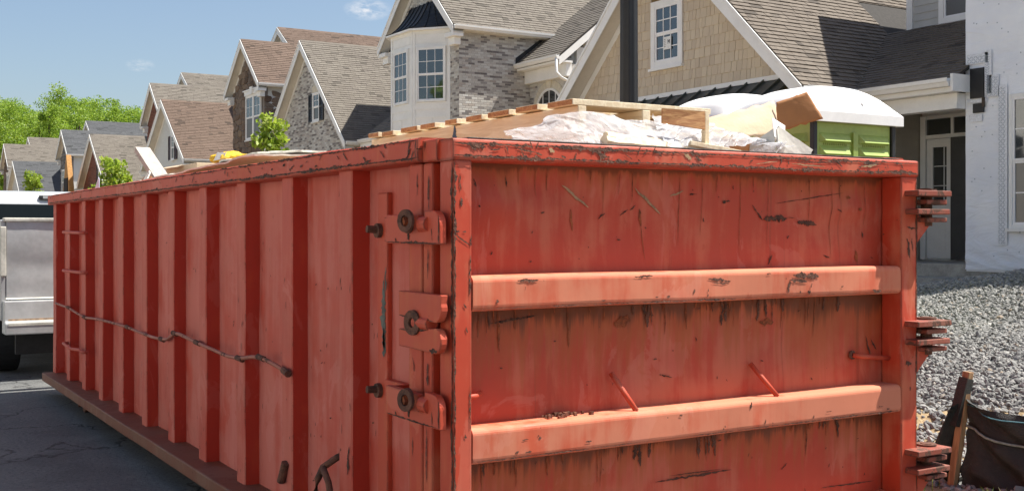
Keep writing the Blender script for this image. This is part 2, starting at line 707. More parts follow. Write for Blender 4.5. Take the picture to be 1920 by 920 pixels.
def earth(name, a, b, c3, sc=3.0):
    g = G(name, 0.95)
    P = g.coord()
    n = g.noise(sc, 8, 0.65, P)
    c = g.mix(g.step(n, 0.35, 0.65), a, b)
    c = g.mix(g.step(g.noise(sc * 14, 4, 0.7, P), 0.55, 0.75), c, c3)
    g.col(c)
    g.bump(g.math('ADD', n, g.math('MULTIPLY', g.noise(60, 5, 0.7, P), 0.5)), 1.0, 0.03)
    M[name] = g.m


earth('dirt', (0.22, 0.15, 0.085), (0.34, 0.25, 0.15), (0.42, 0.33, 0.21))
earth('sand', (0.24, 0.165, 0.085), (0.40, 0.29, 0.16), (0.46, 0.37, 0.24), 5)
earth('far_ground', (0.27, 0.21, 0.13), (0.36, 0.29, 0.19), (0.42, 0.35, 0.24), 0.4)
simple('concrete', (0.34, 0.33, 0.30), 0.85, 0.2, 5, 0.4, 90)
simple('foundation', (0.27, 0.27, 0.25), 0.9, 0.28, 3, 0.5, 60)
pieces('gravel', [(0.0, (0.145, 0.145, 0.142)), (0.35, (0.218, 0.218, 0.212)), (0.7, (0.281, 0.281, 0.271)), (0.93, (0.35, 0.344, 0.329)), (1.0, (0.271, 0.212, 0.154))], 0.85, 0.3, 30, 0.15)

earth('gravel_base', (0.12, 0.12, 0.115), (0.26, 0.26, 0.25), (0.34, 0.33, 0.31), 26)
pieces('shingle_tan', [(0, (0.07, 0.057, 0.046)), (0.12, (0.148, 0.124, 0.102)), (0.3, (0.148, 0.124, 0.102)), (0.65, (0.172, 0.145, 0.119)), (1, (0.136, 0.113, 0.092))], 0.92, 0.6, 60, 0.3)
pieces('shingle_grey', [(0, (0.079, 0.07, 0.058)), (0.12, (0.16, 0.142, 0.121)), (0.3, (0.16, 0.142, 0.121)), (0.65, (0.181, 0.163, 0.139)), (1, (0.148, 0.13, 0.113))], 0.92, 0.6, 60, 0.3)
pieces('shingle_brown', [(0, (0.062, 0.042, 0.031)), (0.12, (0.133, 0.092, 0.07)), (0.3, (0.133, 0.092, 0.07)), (0.65, (0.154, 0.107, 0.083)), (1, (0.121, 0.083, 0.062))], 0.92, 0.6, 60, 0.3)
pieces('shingle_dark', [(0, (0.036, 0.039, 0.042)), (0.12, (0.082, 0.087, 0.095)), (0.4, (0.082, 0.087, 0.095)), (0.8, (0.097, 0.102, 0.11)), (1, (0.074, 0.077, 0.085))], 0.92, 0.6, 60, 0.3)
simple('roof_deck', (0.035, 0.032, 0.03), 0.95, 0.2, 20)
pieces('brick_grey', [(0, (0.184, 0.172, 0.172)), (0.16, (0.291, 0.276, 0.271)), (0.32, (0.497, 0.483, 0.461)), (0.75, (0.627, 0.632, 0.615)), (1, (0.454, 0.408, 0.369))], 0.9, 0.4, 40, 0.3)
pieces('brick_red', [(0, (0.14, 0.045, 0.03)), (0.4, (0.21, 0.07, 0.045)), (0.8, (0.26, 0.095, 0.06)), (1, (0.18, 0.06, 0.045))], 0.9, 0.4, 40, 0.25)
simple('mortar', (0.52, 0.50, 0.46), 0.95, 0.1, 30, 0.3)
simple('mortar_dark', (0.22, 0.19, 0.17), 0.95, 0.12, 30, 0.3)
pieces('stone_brown', [(0, (0.10, 0.065, 0.045)), (0.3, (0.18, 0.125, 0.09)), (0.6, (0.24, 0.18, 0.135)), (0.85, (0.15, 0.12, 0.10)), (1, (0.28, 0.20, 0.13))], 0.92, 0.6, 14, 0.4)
pieces('stone_grey', [(0, (0.10, 0.10, 0.105)), (0.5, (0.20, 0.20, 0.205)), (1, (0.28, 0.27, 0.27))], 0.92, 0.6, 14, 0.4)
pieces('shake_tan', [(0, (0.57, 0.495, 0.375)), (0.5, (0.61, 0.535, 0.41)), (1, (0.64, 0.565, 0.44))], 0.75, 0.25, 25, 0.12)
simple('shake_gap', (0.22, 0.14, 0.05), 0.9, 0.1, 9)
simple('siding_grey', (0.46, 0.46, 0.44), 0.6, 0.05, 3, 0.1, 90)
simple('siding_beige', (0.36, 0.33, 0.28), 0.65, 0.06, 3, 0.1, 90)
simple('siding_white', (0.62, 0.63, 0.61), 0.6, 0.04, 3, 0.08, 90)
simple('trim_white', (0.80, 0.80, 0.78), 0.45, 0.04, 2.5, 0.05, 60)
simple('soffit', (0.66, 0.63, 0.56), 0.6, 0.05, 3)
simple('shutter_black', (0.022, 0.023, 0.025), 0.5, 0.2, 12)
simple('shutter_wine', (0.045, 0.015, 0.018), 0.5, 0.2, 12)
simple('metal_roof', (0.075, 0.083, 0.078), 0.42, 0.16, 5, 0.1, 20, 0.3)
simple('metal_roof_black', (0.025, 0.026, 0.028), 0.45, 0.2, 5, 0.1, 20, 0.3)
simple('window_vinyl', (0.82, 0.82, 0.82), 0.4, 0.03, 3)
simple('cream_stone', (0.62, 0.57, 0.46), 0.8, 0.08, 8, 0.2)
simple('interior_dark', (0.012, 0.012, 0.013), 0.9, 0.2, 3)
simple('sticker_white', (0.75, 0.76, 0.74), 0.5, 0.05, 20)
simple('lamp_black', (0.006, 0.007, 0.008), 0.45, 0.3, 12, 0.05, 90)
simple('tape_black', (0.014, 0.014, 0.015), 0.55, 0.2, 12)


def glass_mat(name, tint, wav=0.0):
    g = G(name, 0.03)
    g.b.inputs['Base Color'].default_value = (*tint, 1)
    g.b.inputs['Specular IOR Level'].default_value = 0.9
    g.b.inputs['IOR'].default_value = 1.75
    if wav:
        g.bump(g.noise(1.6, 2, 0.5), wav, 0.02)
    M[name] = g.m


glass_mat('window_glass', (0.020, 0.026, 0.028), 0.10)
glass_mat('truck_glass', (0.010, 0.014, 0.016), 0.02)
M['truck_glass'].node_tree.nodes['Principled BSDF'].inputs['Specular IOR Level'].default_value = 0.15
M['truck_glass'].node_tree.nodes['Principled BSDF'].inputs['IOR'].default_value = 1.3
glass_mat('window_screen', (0.014, 0.015, 0.017), 0.02)
M['window_screen'].node_tree.nodes['Principled BSDF'].inputs['Roughness'].default_value = 0.35


def housewrap():
    g = G('housewrap', 0.5)
    P = g.coord()
    n = g.noise(1.0, 6, 0.65, g.coord(scale=(1.6, 1.6, 4.5)), 1.1)
    fine = g.noise(30, 4, 0.6, P)
    g.col(g.mix(g.step(g.noise(1.2, 5, 0.6, P), 0.35, 0.7), (0.76, 0.80, 0.87), (0.84, 0.87, 0.91)))
    g.bump(g.math('ADD', n, g.math('MULTIPLY', fine, 0.05)), 0.55, 0.06)
    M['housewrap'] = g.m


housewrap()
simple('wrap_tape', (0.70, 0.73, 0.78), 0.4, 0.12, 40)
simple('wrap_print', (0.42, 0.47, 0.53), 0.6, 0.1, 40)


def wood(name, a, b, grain=(3, 40, 40), rough=0.75):
    g = G(name, rough)
    n = g.noise(1.0, 6, 0.6, g.coord(scale=grain), 0.8)
    k = g.noise(5, 5, 0.6)
    c = g.mix(g.step(n, 0.35, 0.68), a, b)
    c = g.mix(g.math('MULTIPLY', g.step(k, 0.60, 0.72), 0.35), c, tuple(q * 0.55 for q in a))
    g.col(c)
    g.bump(n, 0.3, 0.004)
    M[name] = g.m


wood('pallet_wood', (0.50, 0.355, 0.20), (0.63, 0.49, 0.315), (3, 40, 40))
wood('pallet_end', (0.30, 0.125, 0.045), (0.50, 0.27, 0.11), (30, 12, 60))
wood('pale_wood', (0.62, 0.50, 0.33), (0.76, 0.66, 0.48), (3, 40, 40))
wood('stake_wood', (0.20, 0.11, 0.055), (0.40, 0.235, 0.115), (40, 40, 3))
wood('board_white', (0.33, 0.29, 0.26), (0.42, 0.38, 0.34), (3, 30, 30))
wood('board_orange', (0.35, 0.16, 0.04), (0.48, 0.26, 0.08), (20, 20, 4))


def cardboard(name, c, rot=0.0):
    g = G(name, 0.85)
    P = g.coord()
    n = g.noise(4, 6, 0.6, P)
    w = g.noise(1, 3, 0.5, g.coord(scale=(4, 60, 60), rot=(rot, 0, 0)))
    cc = g.mix(g.step(n, 0.35, 0.7), tuple(k * 0.82 for k in c), c)
    g.col(g.mix(g.math('MULTIPLY', w, 0.25), cc, tuple(k * 0.6 for k in c)))
    g.bump(g.math('ADD', w, n), 0.25, 0.006)
    M[name] = g.m


cardboard('cardboard', (0.52, 0.335, 0.17))
cardboard('cardboard_pale', (0.58, 0.45, 0.31))
cardboard('cardboard_brown', (0.40, 0.175, 0.065))
cardboard('drywall', (0.66, 0.63, 0.56))
simple('yellow_plastic', (0.72, 0.44, 0.02), 0.45, 0.15, 12)
simple('lilac_plastic', (0.48, 0.47, 0.62), 0.5, 0.1, 10)
simple('blue_mark', (0.055, 0.10, 0.17), 0.7, 0.3, 40)
simple('orange_mark', (0.75, 0.16, 0.05), 0.6, 0.2, 40)


def film():
    g = G('plastic_film', 0.12)
    out = g.t.nodes['Material Output']
    g.b.inputs['Base Color'].default_value = (0.74, 0.75, 0.78, 1)
    g.b.inputs['Specular IOR Level'].default_value = 0.7
    f1 = g.noise(1.0, 5, 0.6, g.coord(scale=(5, 22, 7), rot=(0.7, 0.2, 0.3)), 1.3)
    f2 = g.noise(1.0, 5, 0.6, g.coord(scale=(5, 20, 6), rot=(-0.8, 0.1, -0.4), loc=(3, 3, 3)), 1.3)
    r1 = g.math('SUBTRACT', 1.0, g.math('ABSOLUTE', g.math('MULTIPLY', g.math('SUBTRACT', f1, 0.5), 5.0)), None, True)
    r2 = g.math('SUBTRACT', 1.0, g.math('ABSOLUTE', g.math('MULTIPLY', g.math('SUBTRACT', f2, 0.5), 5.0)), None, True)
    folds = g.math('MAXIMUM', r1, r2)
    g.bump(folds, 0.35, 0.02)
    tl = g.new('ShaderNodeBsdfTranslucent')
    tl.inputs['Color'].default_value = (0.70, 0.71, 0.75, 1)
    tp = g.new('ShaderNodeBsdfTransparent')
    m1 = g.new('ShaderNodeMixShader')
    m1.inputs[0].default_value = 0.40
    g.t.links.new(g.b.outputs[0], m1.inputs[1])
    g.t.links.new(tl.outputs[0], m1.inputs[2])
    m2 = g.new('ShaderNodeMixShader')
    patch = g.step(g.noise(3.4, 4, 0.6, g.coord(loc=(2, 2, 2)), 0.6), 0.36, 0.62)
    op = g.math('ADD', g.math('MULTIPLY', folds, 0.55), g.math('MULTIPLY', patch, 0.60), None, True)
    g.put(m2.inputs[0], g.math('ADD', 0.08, g.math('MULTIPLY', op, 0.78)))
    g.t.links.new(tp.outputs[0], m2.inputs[1])
    g.t.links.new(m1.outputs[0], m2.inputs[2])
    g.t.links.new(m2.outputs[0], out.inputs['Surface'])
    M['plastic_film'] = g.m


film()


def leaf(name, a, b, c3):
    g = G(name, 0.55)
    out = g.t.nodes['Material Output']
    r = g.new('ShaderNodeNewGeometry').outputs['Random Per Island']
    g.col(g.ramp(r, [(0, a), (0.5, b), (1, c3)]))
    tl = g.new('ShaderNodeBsdfTranslucent')
    g.put(tl.inputs['Color'], g.ramp(r, [(0, tuple(k * 1.5 for k in a)), (0.5, tuple(k * 1.5 for k in b)), (1, tuple(k * 1.4 for k in c3))]))
    m1 = g.new('ShaderNodeMixShader')
    m1.inputs[0].default_value = 0.42
    g.t.links.new(g.b.outputs[0], m1.inputs[1])
    g.t.links.new(tl.outputs[0], m1.inputs[2])
    g.t.links.new(m1.outputs[0], out.inputs['Surface'])
    M[name] = g.m


leaf('leaf_bright', (0.15, 0.23, 0.02), (0.24, 0.34, 0.03), (0.36, 0.42, 0.07))
leaf('leaf_wood', (0.13, 0.225, 0.022), (0.20, 0.31, 0.03), (0.30, 0.385, 0.05))
leaf('leaf_grass', (0.08, 0.13, 0.02), (0.14, 0.19, 0.035), (0.26, 0.24, 0.09))
simple('bark', (0.075, 0.055, 0.04), 0.95, 0.3, 12, 0.6, 40)
simple('toilet_green', (0.29, 0.39, 0.085), 0.4, 0.10, 3, 0.08, 40)
simple('toilet_green_pale', (0.40, 0.55, 0.15), 0.45, 0.08, 3)
simple('pavement', (0.50, 0.48, 0.44), 0.9, 0.12, 4, 0.3, 60)
simple('facade_cream', (0.72, 0.67, 0.56), 0.7, 0.06, 3, 0.1, 90)
simple('facade_white', (0.78, 0.78, 0.75), 0.7, 0.05, 3, 0.1, 90)
simple('toilet_mesh', (0.16, 0.20, 0.02), 0.7, 0.2, 30)
simple('toilet_roof', (0.78, 0.78, 0.77), 0.5, 0.05, 2.5)
simple('truck_white', (0.46, 0.47, 0.47), 0.32, 0.10, 2.2, 0.10, 3, 0.3)
simple('truck_dirty', (0.50, 0.48, 0.42), 0.5, 0.2, 4)
simple('rubber', (0.018, 0.018, 0.019), 0.8, 0.2, 20)
simple('tail_red', (0.35, 0.02, 0.015), 0.25, 0.1, 10)
simple('fence_black', (0.020, 0.020, 0.018), 0.65, 0.35, 5, 0.6, 160)
simple('rope_blue', (0.05, 0.16, 0.20), 0.6, 0.2, 60)
simple('rope_grey', (0.22, 0.25, 0.22), 0.6, 0.2, 60)
simple('door_white', (0.70, 0.72, 0.73), 0.45, 0.04, 3)
simple('door_dark', (0.05, 0.052, 0.055), 0.5, 0.1, 3)


# ------------------------------------------------------------------ ground
def sstep(a, b, x):
    t = max(0.0, min(1.0, (x - a) / (b - a)))
    return t * t * (3 - 2 * t)


def lot_z(x, y):
    z = 0.10 + 0.58 * sstep(3.0, 12.5, y)
    if y > 3.3:
        z += 0.05 * noise.noise(Vector((x * 0.5, y * 0.5, 3))) * sstep(3.2, 4, y) + 0.02 * noise.noise(Vector((x * 2, y * 2, 5)))
    return z


gm = MB()
gm.poly([(-2500, -2500, -0.06), (2500, -2500, -0.06), (2500, 2500, -0.06), (-2500, 2500, -0.06)])
struct(gm.build('ground', 'far_ground'))
gm = MB()
gm.poly([(-320, -7, 0), (60, -7, 0), (60, 3.0, 0), (-320, 3.0, 0)])
struct(gm.build('road', 'asphalt'))
gm = MB()
gm.box(-320, 60, -7.16, -7.0, -0.05, 0.115)
struct(gm.build('kerb', 'concrete', bevel=0.02))
gm = MB()
gm.box(-320, 60, -9.2, -7.162, -0.05, 0.11)
struct(gm.build('pavement', 'pavement'))
gm = MB()
gm.box(-320, 60, 3.0, 3.16, -0.05, 0.115)
struct(gm.build('kerb', 'concrete', bevel=0.02))


def grid(fn, xs, ys, mb=None):
    mb = mb or MB()
    i0 = len(mb.v)
    for x in xs:
        for y in ys:
            mb.v.append(fn(x, y))
    n = len(ys)
    for i in range(len(xs) - 1):
        for j in range(n - 1):
            a = i0 + i * n + j
            mb.f.append([a, a + n, a + n + 1, a + 1])
    return mb


def lin(a, b, n):
    return [a + (b - a) * i / (n - 1) for i in range(n)]


xs = lin(-320, -12, 90) + lin(-11.7, 8, 70) + lin(9, 60, 10)
ys = lin(3.15, 13, 40) + lin(14, 70, 12)
t = grid(lambda x, y: (x, y, lot_z(x, y)), xs, ys)
struct(t.build('lot_ground', 'dirt', smooth=True))


# ------------------------------------------------------------------ the roll-off container
W, L = 2.4, 7.65
can = empty('roll_off_container', (-3.8, 1.2, 0), 'long weathered red steel roll-off dumpster filled with construction debris', 'dumpster')


def rail_d(q, seed):
    return noise.noise(Vector((q.x * 2.3 + seed, q.y * 2.3, q.z * 5))) + 0.5 * noise.noise(Vector((q.x * 7 + seed, q.y * 7, q.z * 12)))


def rail(p0, p1, prof, n, amp, A, B, seed=0, mb=None):
    """profile (a, b) points swept from p0 to p1 with small dents; A, B are the profile axes"""
    mb = mb or MB()
    p0, p1, A, B = Vector(p0), Vector(p1), Vector(A), Vector(B)
    k = len(prof)
    i0 = len(mb.v)
    for i in range(n + 1):
        t = i / n
        p = p0.lerp(p1, t)
        for (a, b) in prof:
            q = p + A * a + B * b
            d = rail_d(q, seed)
            d2 = noise.noise(Vector((q.x * 1.7, q.y * 1.7 + seed, q.z * 4 + 9)))
            q = q + A * (d * amp) + B * (d2 * amp)
            mb.v.append(tuple(q))
    for i in range(n):
        for j in range(k):
            j2 = (j + 1) % k
            a = i0 + i * k
            mb.f.append([a + j, a + j2, a + k + j2, a + k + j])
    mb.f.append([i0 + j for j in range(k)][::-1])
    mb.f.append([i0 + n * k + j for j in range(k)])
    return mb


def rrect(a0, a1, b0, b1, r, seg=3):
    out = []
    for (cx, cy, s) in ((a1 - r, b1 - r, 0), (a0 + r, b1 - r, 90), (a0 + r, b0 + r, 180), (a1 - r, b0 + r, 270)):
        for i in range(seg + 1):
            t = R(s + 90 * i / seg)
            out.append((cx + r * math.cos(t), cy + r * math.sin(t)))
    return out


def side_y(x, z):
    return 0.075 + 0.004 * noise.noise(Vector((x * 1.6, z * 1.9, 0))) + 0.0015 * noise.noise(Vector((x * 6, z * 6, 4)))


# body panels
mb = grid(lambda x, z: (x, side_y(x, z), z), lin(-7.63, -0.10, 150), lin(0.2, 1.77, 34))
grid(lambda x, z: (x, 0.082, z), [-0.10, -7.63], [0.2, 1.77], mb)
mb.build('side_panel', 'paint_side', can, smooth=True, fix=False)
mb = MB().box(-7.63, -0.1, W - 0.08, W - 0.074, 0.2, 1.77)
mb.build('side_panel', 'paint_side', can)
MB().box(-7.66, -7.62, 0.0, W, 0.2, 1.80).build('front_panel', 'paint_side', can)
MB().box(-7.62, -0.11, 0.082, W - 0.082, 0.19, 0.23).build('floor_panel', 'paint_rail', can)
# ribs, one object each, both long sides
RX = [-0.860, -1.545, -2.224, -2.900, -3.583, -4.258, -4.937, -5.614, -6.285, -6.950, -7.618]


def rib(x, side):
    m = MB()
    prof = [(-0.140, 0.080), (-0.134, 0.002), (-0.128, -0.002), (-0.008, -0.002), (-0.001, 0.003), (0.003, 0.080)]
    n = 14
    i0 = 0
    for i in range(n + 1):
        z = 0.202 + (1.752 - 0.202) * i / n
        for (a, b) in prof:
            yy = b + 0.004 * noise.noise(Vector((x * 9, z * 2.2, b * 10)))
            xx = x + a + 0.003 * noise.noise(Vector((x * 5, z * 2.6, 7)))
            m.v.append((xx, yy if side == 0 else W - yy, z))
    k = len(prof)
    for i in range(n):
        for j in range(k - 1):
            a = i * k + j
            q = [a, a + 1, a + k + 1, a + k]
            m.f.append(q if side == 0 else q[::-1])
    m.f.append([n * k + j for j in range(k)])
    m.f.append([j for j in range(k)][::-1])
    return m


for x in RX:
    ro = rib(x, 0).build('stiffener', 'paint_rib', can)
    ro.data.materials.append(M['paint_rib_shaded'])
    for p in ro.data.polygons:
        if abs(p.normal.x) > 0.8:  # flanks get the red with shade painted in
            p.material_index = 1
for x in RX:
    rib(x, 1).build('stiffener', 'paint_rib', can)

# top rails
rail((-7.86, 0, 0), (-0.212, 0, 0), rrect(-0.032, 0.095, 1.748, 1.838, 0.014), 150, 0.006, (0, 1, 0), (0, 0, 1)).build('top_rail', 'paint_rim', can, smooth=False)
rail((-0.208, 0, 0), (-0.098, 0, 0), rrect(-0.012, 0.095, 1.747, 1.828, 0.010), 4, 0.003, (0, 1, 0), (0, 0, 1), 5).build('top_rail', 'paint_frame', can)
rail((-7.86, 0, 0), (-0.1, 0, 0), rrect(W - 0.095, W + 0.03, 1.748, 1.838, 0.014), 60, 0.005, (0, 1, 0), (0, 0, 1), 3).build('top_rail', 'paint_rim', can)
rail((0, 0.096, 0), (0, W - 0.096, 0), rrect(-7.86, -7.74, 1.748, 1.836, 0.014), 30, 0.004, (1, 0, 0), (0, 0, 1), 4).build('top_rail', 'paint_rim', can)

# bottom rail and ledge
rail((-7.72, 0, 0), (-0.02, 0, 0), rrect(-0.105, 0.10, 0.128, 0.204, 0.008, 2), 40, 0.003, (0, 1, 0), (0, 0, 1), 8).build('bottom_rail', 'paint_rail', can)
rail((-7.72, 0, 0), (-0.02, 0, 0), rrect(W - 0.10, W + 0.105, 0.128, 0.204, 0.008, 2), 40, 0.003, (0, 1, 0), (0, 0, 1), 8).build('bottom_rail', 'paint_rail', can)
for yy in (0.62, 1.70):
    MB().box(-7.7, -0.05, yy, yy + 0.08, 0.03, 0.188).build('skid_beam', 'rust', can, 0.006)
for xx in [-7.3, -6.2, -5.1, -4.0, -2.9, -1.8, -0.7]:
    MB().box(xx, xx + 0.06, 0.11, W - 0.11, 0.135, 0.186).build('cross_member', 'rust', can)
for xx in (-6.45, -0.55):
    for yy in (0.02, W - 0.14):
        w = MB()
        w.tube([(xx, yy, 0.095), (xx, yy + 0.12, 0.095)], 0.095, 20)
        ro = w.build('roller', 'rust', can, 0.006)
        MB().tube([(xx, yy - 0.02, 0.095), (xx, yy + 0.14, 0.095)], 0.025, 10).build('axle', 'rust_dark', ro)
        MB().box(xx - 0.13, xx - 0.105, yy - 0.02, yy + 0.14, 0.03, 0.127).build('bracket', 'rust', ro)

# body end posts next to the door
MB().box(-0.336, -0.229, -0.004, 0.078, 0.205, 1.745).build('end_post', 'paint_frame', can, 0.006)
MB().box(-0.223, -0.152, -0.002, 0.078, 0.205, 1.745).build('end_post', 'paint_frame', can, 0.006)
MB().box(-0.150, -0.106, 0.045, 0.080, 0.205, 1.745).build('end_post', 'paint_frame', can)

# ------------------------------------------------------------------ door (one part, its pieces below it)
PX = -0.115


def dent(y, z):
    d = 0.0
    for (cy, cz, ry, rz, h) in ((0.22, 1.60, 0.13, 0.10, 0.030), (0.42, 1.67, 0.16, 0.05, -0.012), (2.08, 1.60, 0.16, 0.05, 0.016), (1.95, 1.52, 0.22, 0.10, -0.016),
                                (1.35, 1.45, 0.30, 0.12, -0.010), (0.75, 1.50, 0.28, 0.14, -0.012), (0.9, 0.98, 0.4, 0.12, -0.012), (1.75, 1.02, 0.35, 0.12, -0.012),
                                (0.5, 0.45, 0.4, 0.14, -0.014), (1.5, 0.48, 0.4, 0.14, -0.012)):
        d += h * math.exp(-((y - cy) / ry) ** 2 - ((z - cz) / rz) ** 2)
    return d + 0.004 * noise.noise(Vector((y * 2.6, z * 3, 2))) + 0.0012 * noise.noise(Vector((y * 11, z * 11, 6)))


def door_x(y, z):
    return PX + dent(y, z)


mb = grid(lambda y, z: (door_x(y, z), y, z), lin(0.04, 2.36, 140), lin(0.2, 1.78, 96))
grid(lambda y, z: (PX - 0.035, y, z), [2.36, 0.04], [0.2, 1.78], mb)
door = mb.build('door', 'paint_door', can, smooth=True, fix=False)
MB().box(-0.100, 0.0, 0.0, 0.074, 0.205, 1.747).build('door_post', 'paint_frame', door, 0.006)
MB().box(-0.112, 0.0, 2.292, W, 0.205, 1.747).build('door_post', 'paint_frame', door, 0.007)
rail((0, -0.002, 0), (0, W, 0), rrect(-0.128, 0.006, 1.746, 1.822, 0.012), 60, 0.003, (1, 0, 0), (0, 0, 1), 2).build('door_top_rail', 'paint_rim', door)
MB().box(-0.122, 0.0, 0.06, W - 0.12, 1.8245, 1.8275).build('worn_top_edge', 'bare_steel', door)
BEAMS = [(1.222, 1.345), (0.688, 0.812), (0.215, 0.32)]
for (a, b) in BEAMS:
    rail((0, 0.078, 0), (0, 2.289, 0), rrect(-0.13, 0.0, a, b, 0.022, 5), 60, 0.0035, (1, 0, 0), (0, 0, 1), a * 7).build('door_beam', 'paint_beam', door, smooth=False)


def chip(mb, c, length, width, ang, surf, axis='x', n=18, seed=0, rag=0.45):
    """irregular flake lying on a surface; c = (a, b) on that surface"""
    top, bot = [], []
    n = max(n, 10)

    def fr(t, k):
        p = Vector((t * length * 55 + seed * 3.1, k, seed * 1.7))
        return noise.noise(p) + 0.6 * noise.noise(p * 2.6) + 0.4 * noise.noise(p * 6.1)
    for i in range(n + 1):
        t = i / n
        s = (t - 0.5) * length
        e = math.sin(math.pi * t) ** 0.6
        w1 = width * 0.5 * e * max(0.04, 0.75 + 1.5 * rag * fr(t, 0.3))
        w2 = width * 0.5 * e * max(0.04, 0.75 + 1.5 * rag * fr(t, 7.3))
        o = width * 0.35 * noise.noise(Vector((t * 3, seed * 1.7, 0)))
        top.append((s, o + w1 + 0.0003))
        bot.append((s, o - w2))
    pts = []
    for (s, w) in bot + top[::-1]:
        a = c[0] + s * math.cos(ang) - w * math.sin(ang)
        b = c[1] + s * math.sin(ang) + w * math.cos(ang)
        pts.append(surf(a, b))
    m = len(bot)
    i0 = len(mb.v)
    mb.v += pts
    for i in range(m - 1):
        mb.f.append([i0 + i, i0 + i + 1, i0 + 2 * m - 2 - i, i0 + 2 * m - 1 - i])


def seg_chip(mb, p, q, width, surf, seed, rag=0.45, n=44):
    d = (q[0] - p[0], q[1] - p[1])
    chip(mb, ((p[0] + q[0]) / 2, (p[1] + q[1]) / 2), math.hypot(*d), width, math.atan2(d[1], d[0]), surf, n=n, seed=seed, rag=rag)


def on_door(y, z):
    return (door_x(y, z) + 0.0035, y, z)


ch = MB()
for i, (p, q, w) in enumerate([((1.494, 1.612), (1.556, 1.548), 0.008), ((1.56, 1.555), (1.70, 1.560), 0.030), ((1.70, 1.562), (1.75, 1.556), 0.004), ((1.762, 1.54), (1.89, 1.531), 0.022),
                               ((1.627, 1.619), (2.041, 1.672), 0.005), ((0.807, 1.56), (0.845, 1.588), 0.006), ((0.855, 1.583), (0.882, 1.605), 0.006), ((0.70, 1.548), (0.735, 1.572), 0.006),
                               ((0.275, 1.704), (0.277, 1.660), 0.006), ((0.14, 1.690), (0.146, 1.66), 0.008), ((0.205, 1.166), (0.424, 1.190), 0.010), ((1.001, 0.930), (1.067, 0.915), 0.008),
                               ((2.187, 1.030), (2.222, 0.927), 0.008), ((2.222, 1.014), (2.258, 0.961), 0.008), ((0.974, 0.505), (1.39, 0.508), 0.010), ((1.05, 0.522), (1.33, 0.517), 0.004),
                               ((1.907, 0.372), (2.25, 0.366), 0.006), ((1.671, 0.478), (1.706, 0.502), 0.007), ((1.586, 1.36), (1.61, 1.40), 0.012), ((1.15, 1.65), (1.19, 1.652), 0.006),
                               ((1.33, 1.62), (1.37, 1.628), 0.014), ((2.0, 1.60), (2.03, 1.585), 0.006), ((1.92, 1.395), (1.96, 1.385), 0.007), ((2.17, 1.50), (2.175, 1.47), 0.008)]):
    seg_chip(ch, p, q, w, on_door, i + 3, 0.7)
rng = random.Random(4)
for i in range(48):
    y = rng.uniform(0.1, 2.25)
    z = rng.choice([rng.uniform(1.36, 1.72), rng.uniform(0.84, 1.2), rng.uniform(0.35, 0.67)])
    chip(ch, (y, z), rng.uniform(0.004, 0.022), rng.uniform(0.003, 0.008), rng.uniform(0, 3.1), on_door, n=7, seed=i + 50)
ch.build('paint_chips', 'rust_mid', door, fix=False)['kind'] = 'stuff'
ch = MB()
for i, (p, q, w) in enumerate([((0.77, 1.147), (0.85, 1.150), 0.055), ((1.54, 1.119), (1.622, 1.117), 0.036), ((2.127, 1.415), (2.129, 1.362), 0.026), ((0.568, 1.585), (0.580, 1.500), 0.012),
                               ((0.900, 1.590), (0.912, 1.520), 0.014), ((0.909, 1.53), (0.926, 1.39), 0.004), ((2.06, 1.655), (2.085, 1.65), 0.02), ((2.13, 1.60), (2.155, 1.60), 0.02)]):
    seg_chip(ch, p, q, w, on_door, i + 200, 0.25)
ch.build('rust_spots', 'rust_orange', door, fix=False)['kind'] = 'stuff'
ch = MB()
for i, (p, q, w) in enumerate([((0.873, 1.672), (1.006, 1.568), 0.014), ((0.531, 1.676), (0.654, 1.590), 0.014), ((1.05, 1.64), (1.12, 1.665), 0.010)]):
    seg_chip(ch, p, q, w, on_door, i + 300, 0.3)
ch.build('scuffs', 'tan_scuff', door, fix=False)['kind'] = 'stuff'


def on_beam(y, z):
    sd = BEAMS[0][0] * 7 if z > 1 else BEAMS[1][0] * 7
    return (0.0035 * rail_d(Vector((0.0, y, z)), sd) + 0.002, y, z)


ch = MB()
for i, (p, q, w) in enumerate([((1.615, 1.318), (1.768, 1.308), 0.030), ((1.60, 1.295), (1.70, 1.29), 0.014), ((1.60, 1.30), (1.59, 1.245), 0.014), ((1.15, 1.312), (1.27, 1.300), 0.012), ((1.17, 1.296), (1.26, 1.292), 0.007),
                               ((0.259, 1.327), (0.349, 1.325), 0.012), ((0.783, 1.330), (0.874, 1.329), 0.010), ((1.70, 1.245), (1.72, 1.24), 0.02), ((2.10, 1.24), (2.16, 1.238), 0.016)]):
    seg_chip(ch, p, q, w, on_beam, i + 400, 0.7)
rng = random.Random(14)
for i in range(30):
    k = rng.randrange(2)
    a, b = BEAMS[k]
    z = a + 0.022 + rng.random() ** 2.2 * (b - a - 0.04)
    chip(ch, (rng.uniform(0.1, 2.25), z), rng.uniform(0.005, 0.035), rng.uniform(0.004, 0.012), rng.choice([0, 0.2, 1.4]), on_beam, n=7, seed=i + 500, rag=0.6)
ch.build('paint_chips', 'rust', door, fix=False)['kind'] = 'stuff'


def on_rim(y, z):
    return (0.006 + 0.003 * rail_d(Vector((0.006, y, z)), 2) + 0.002, y, z)


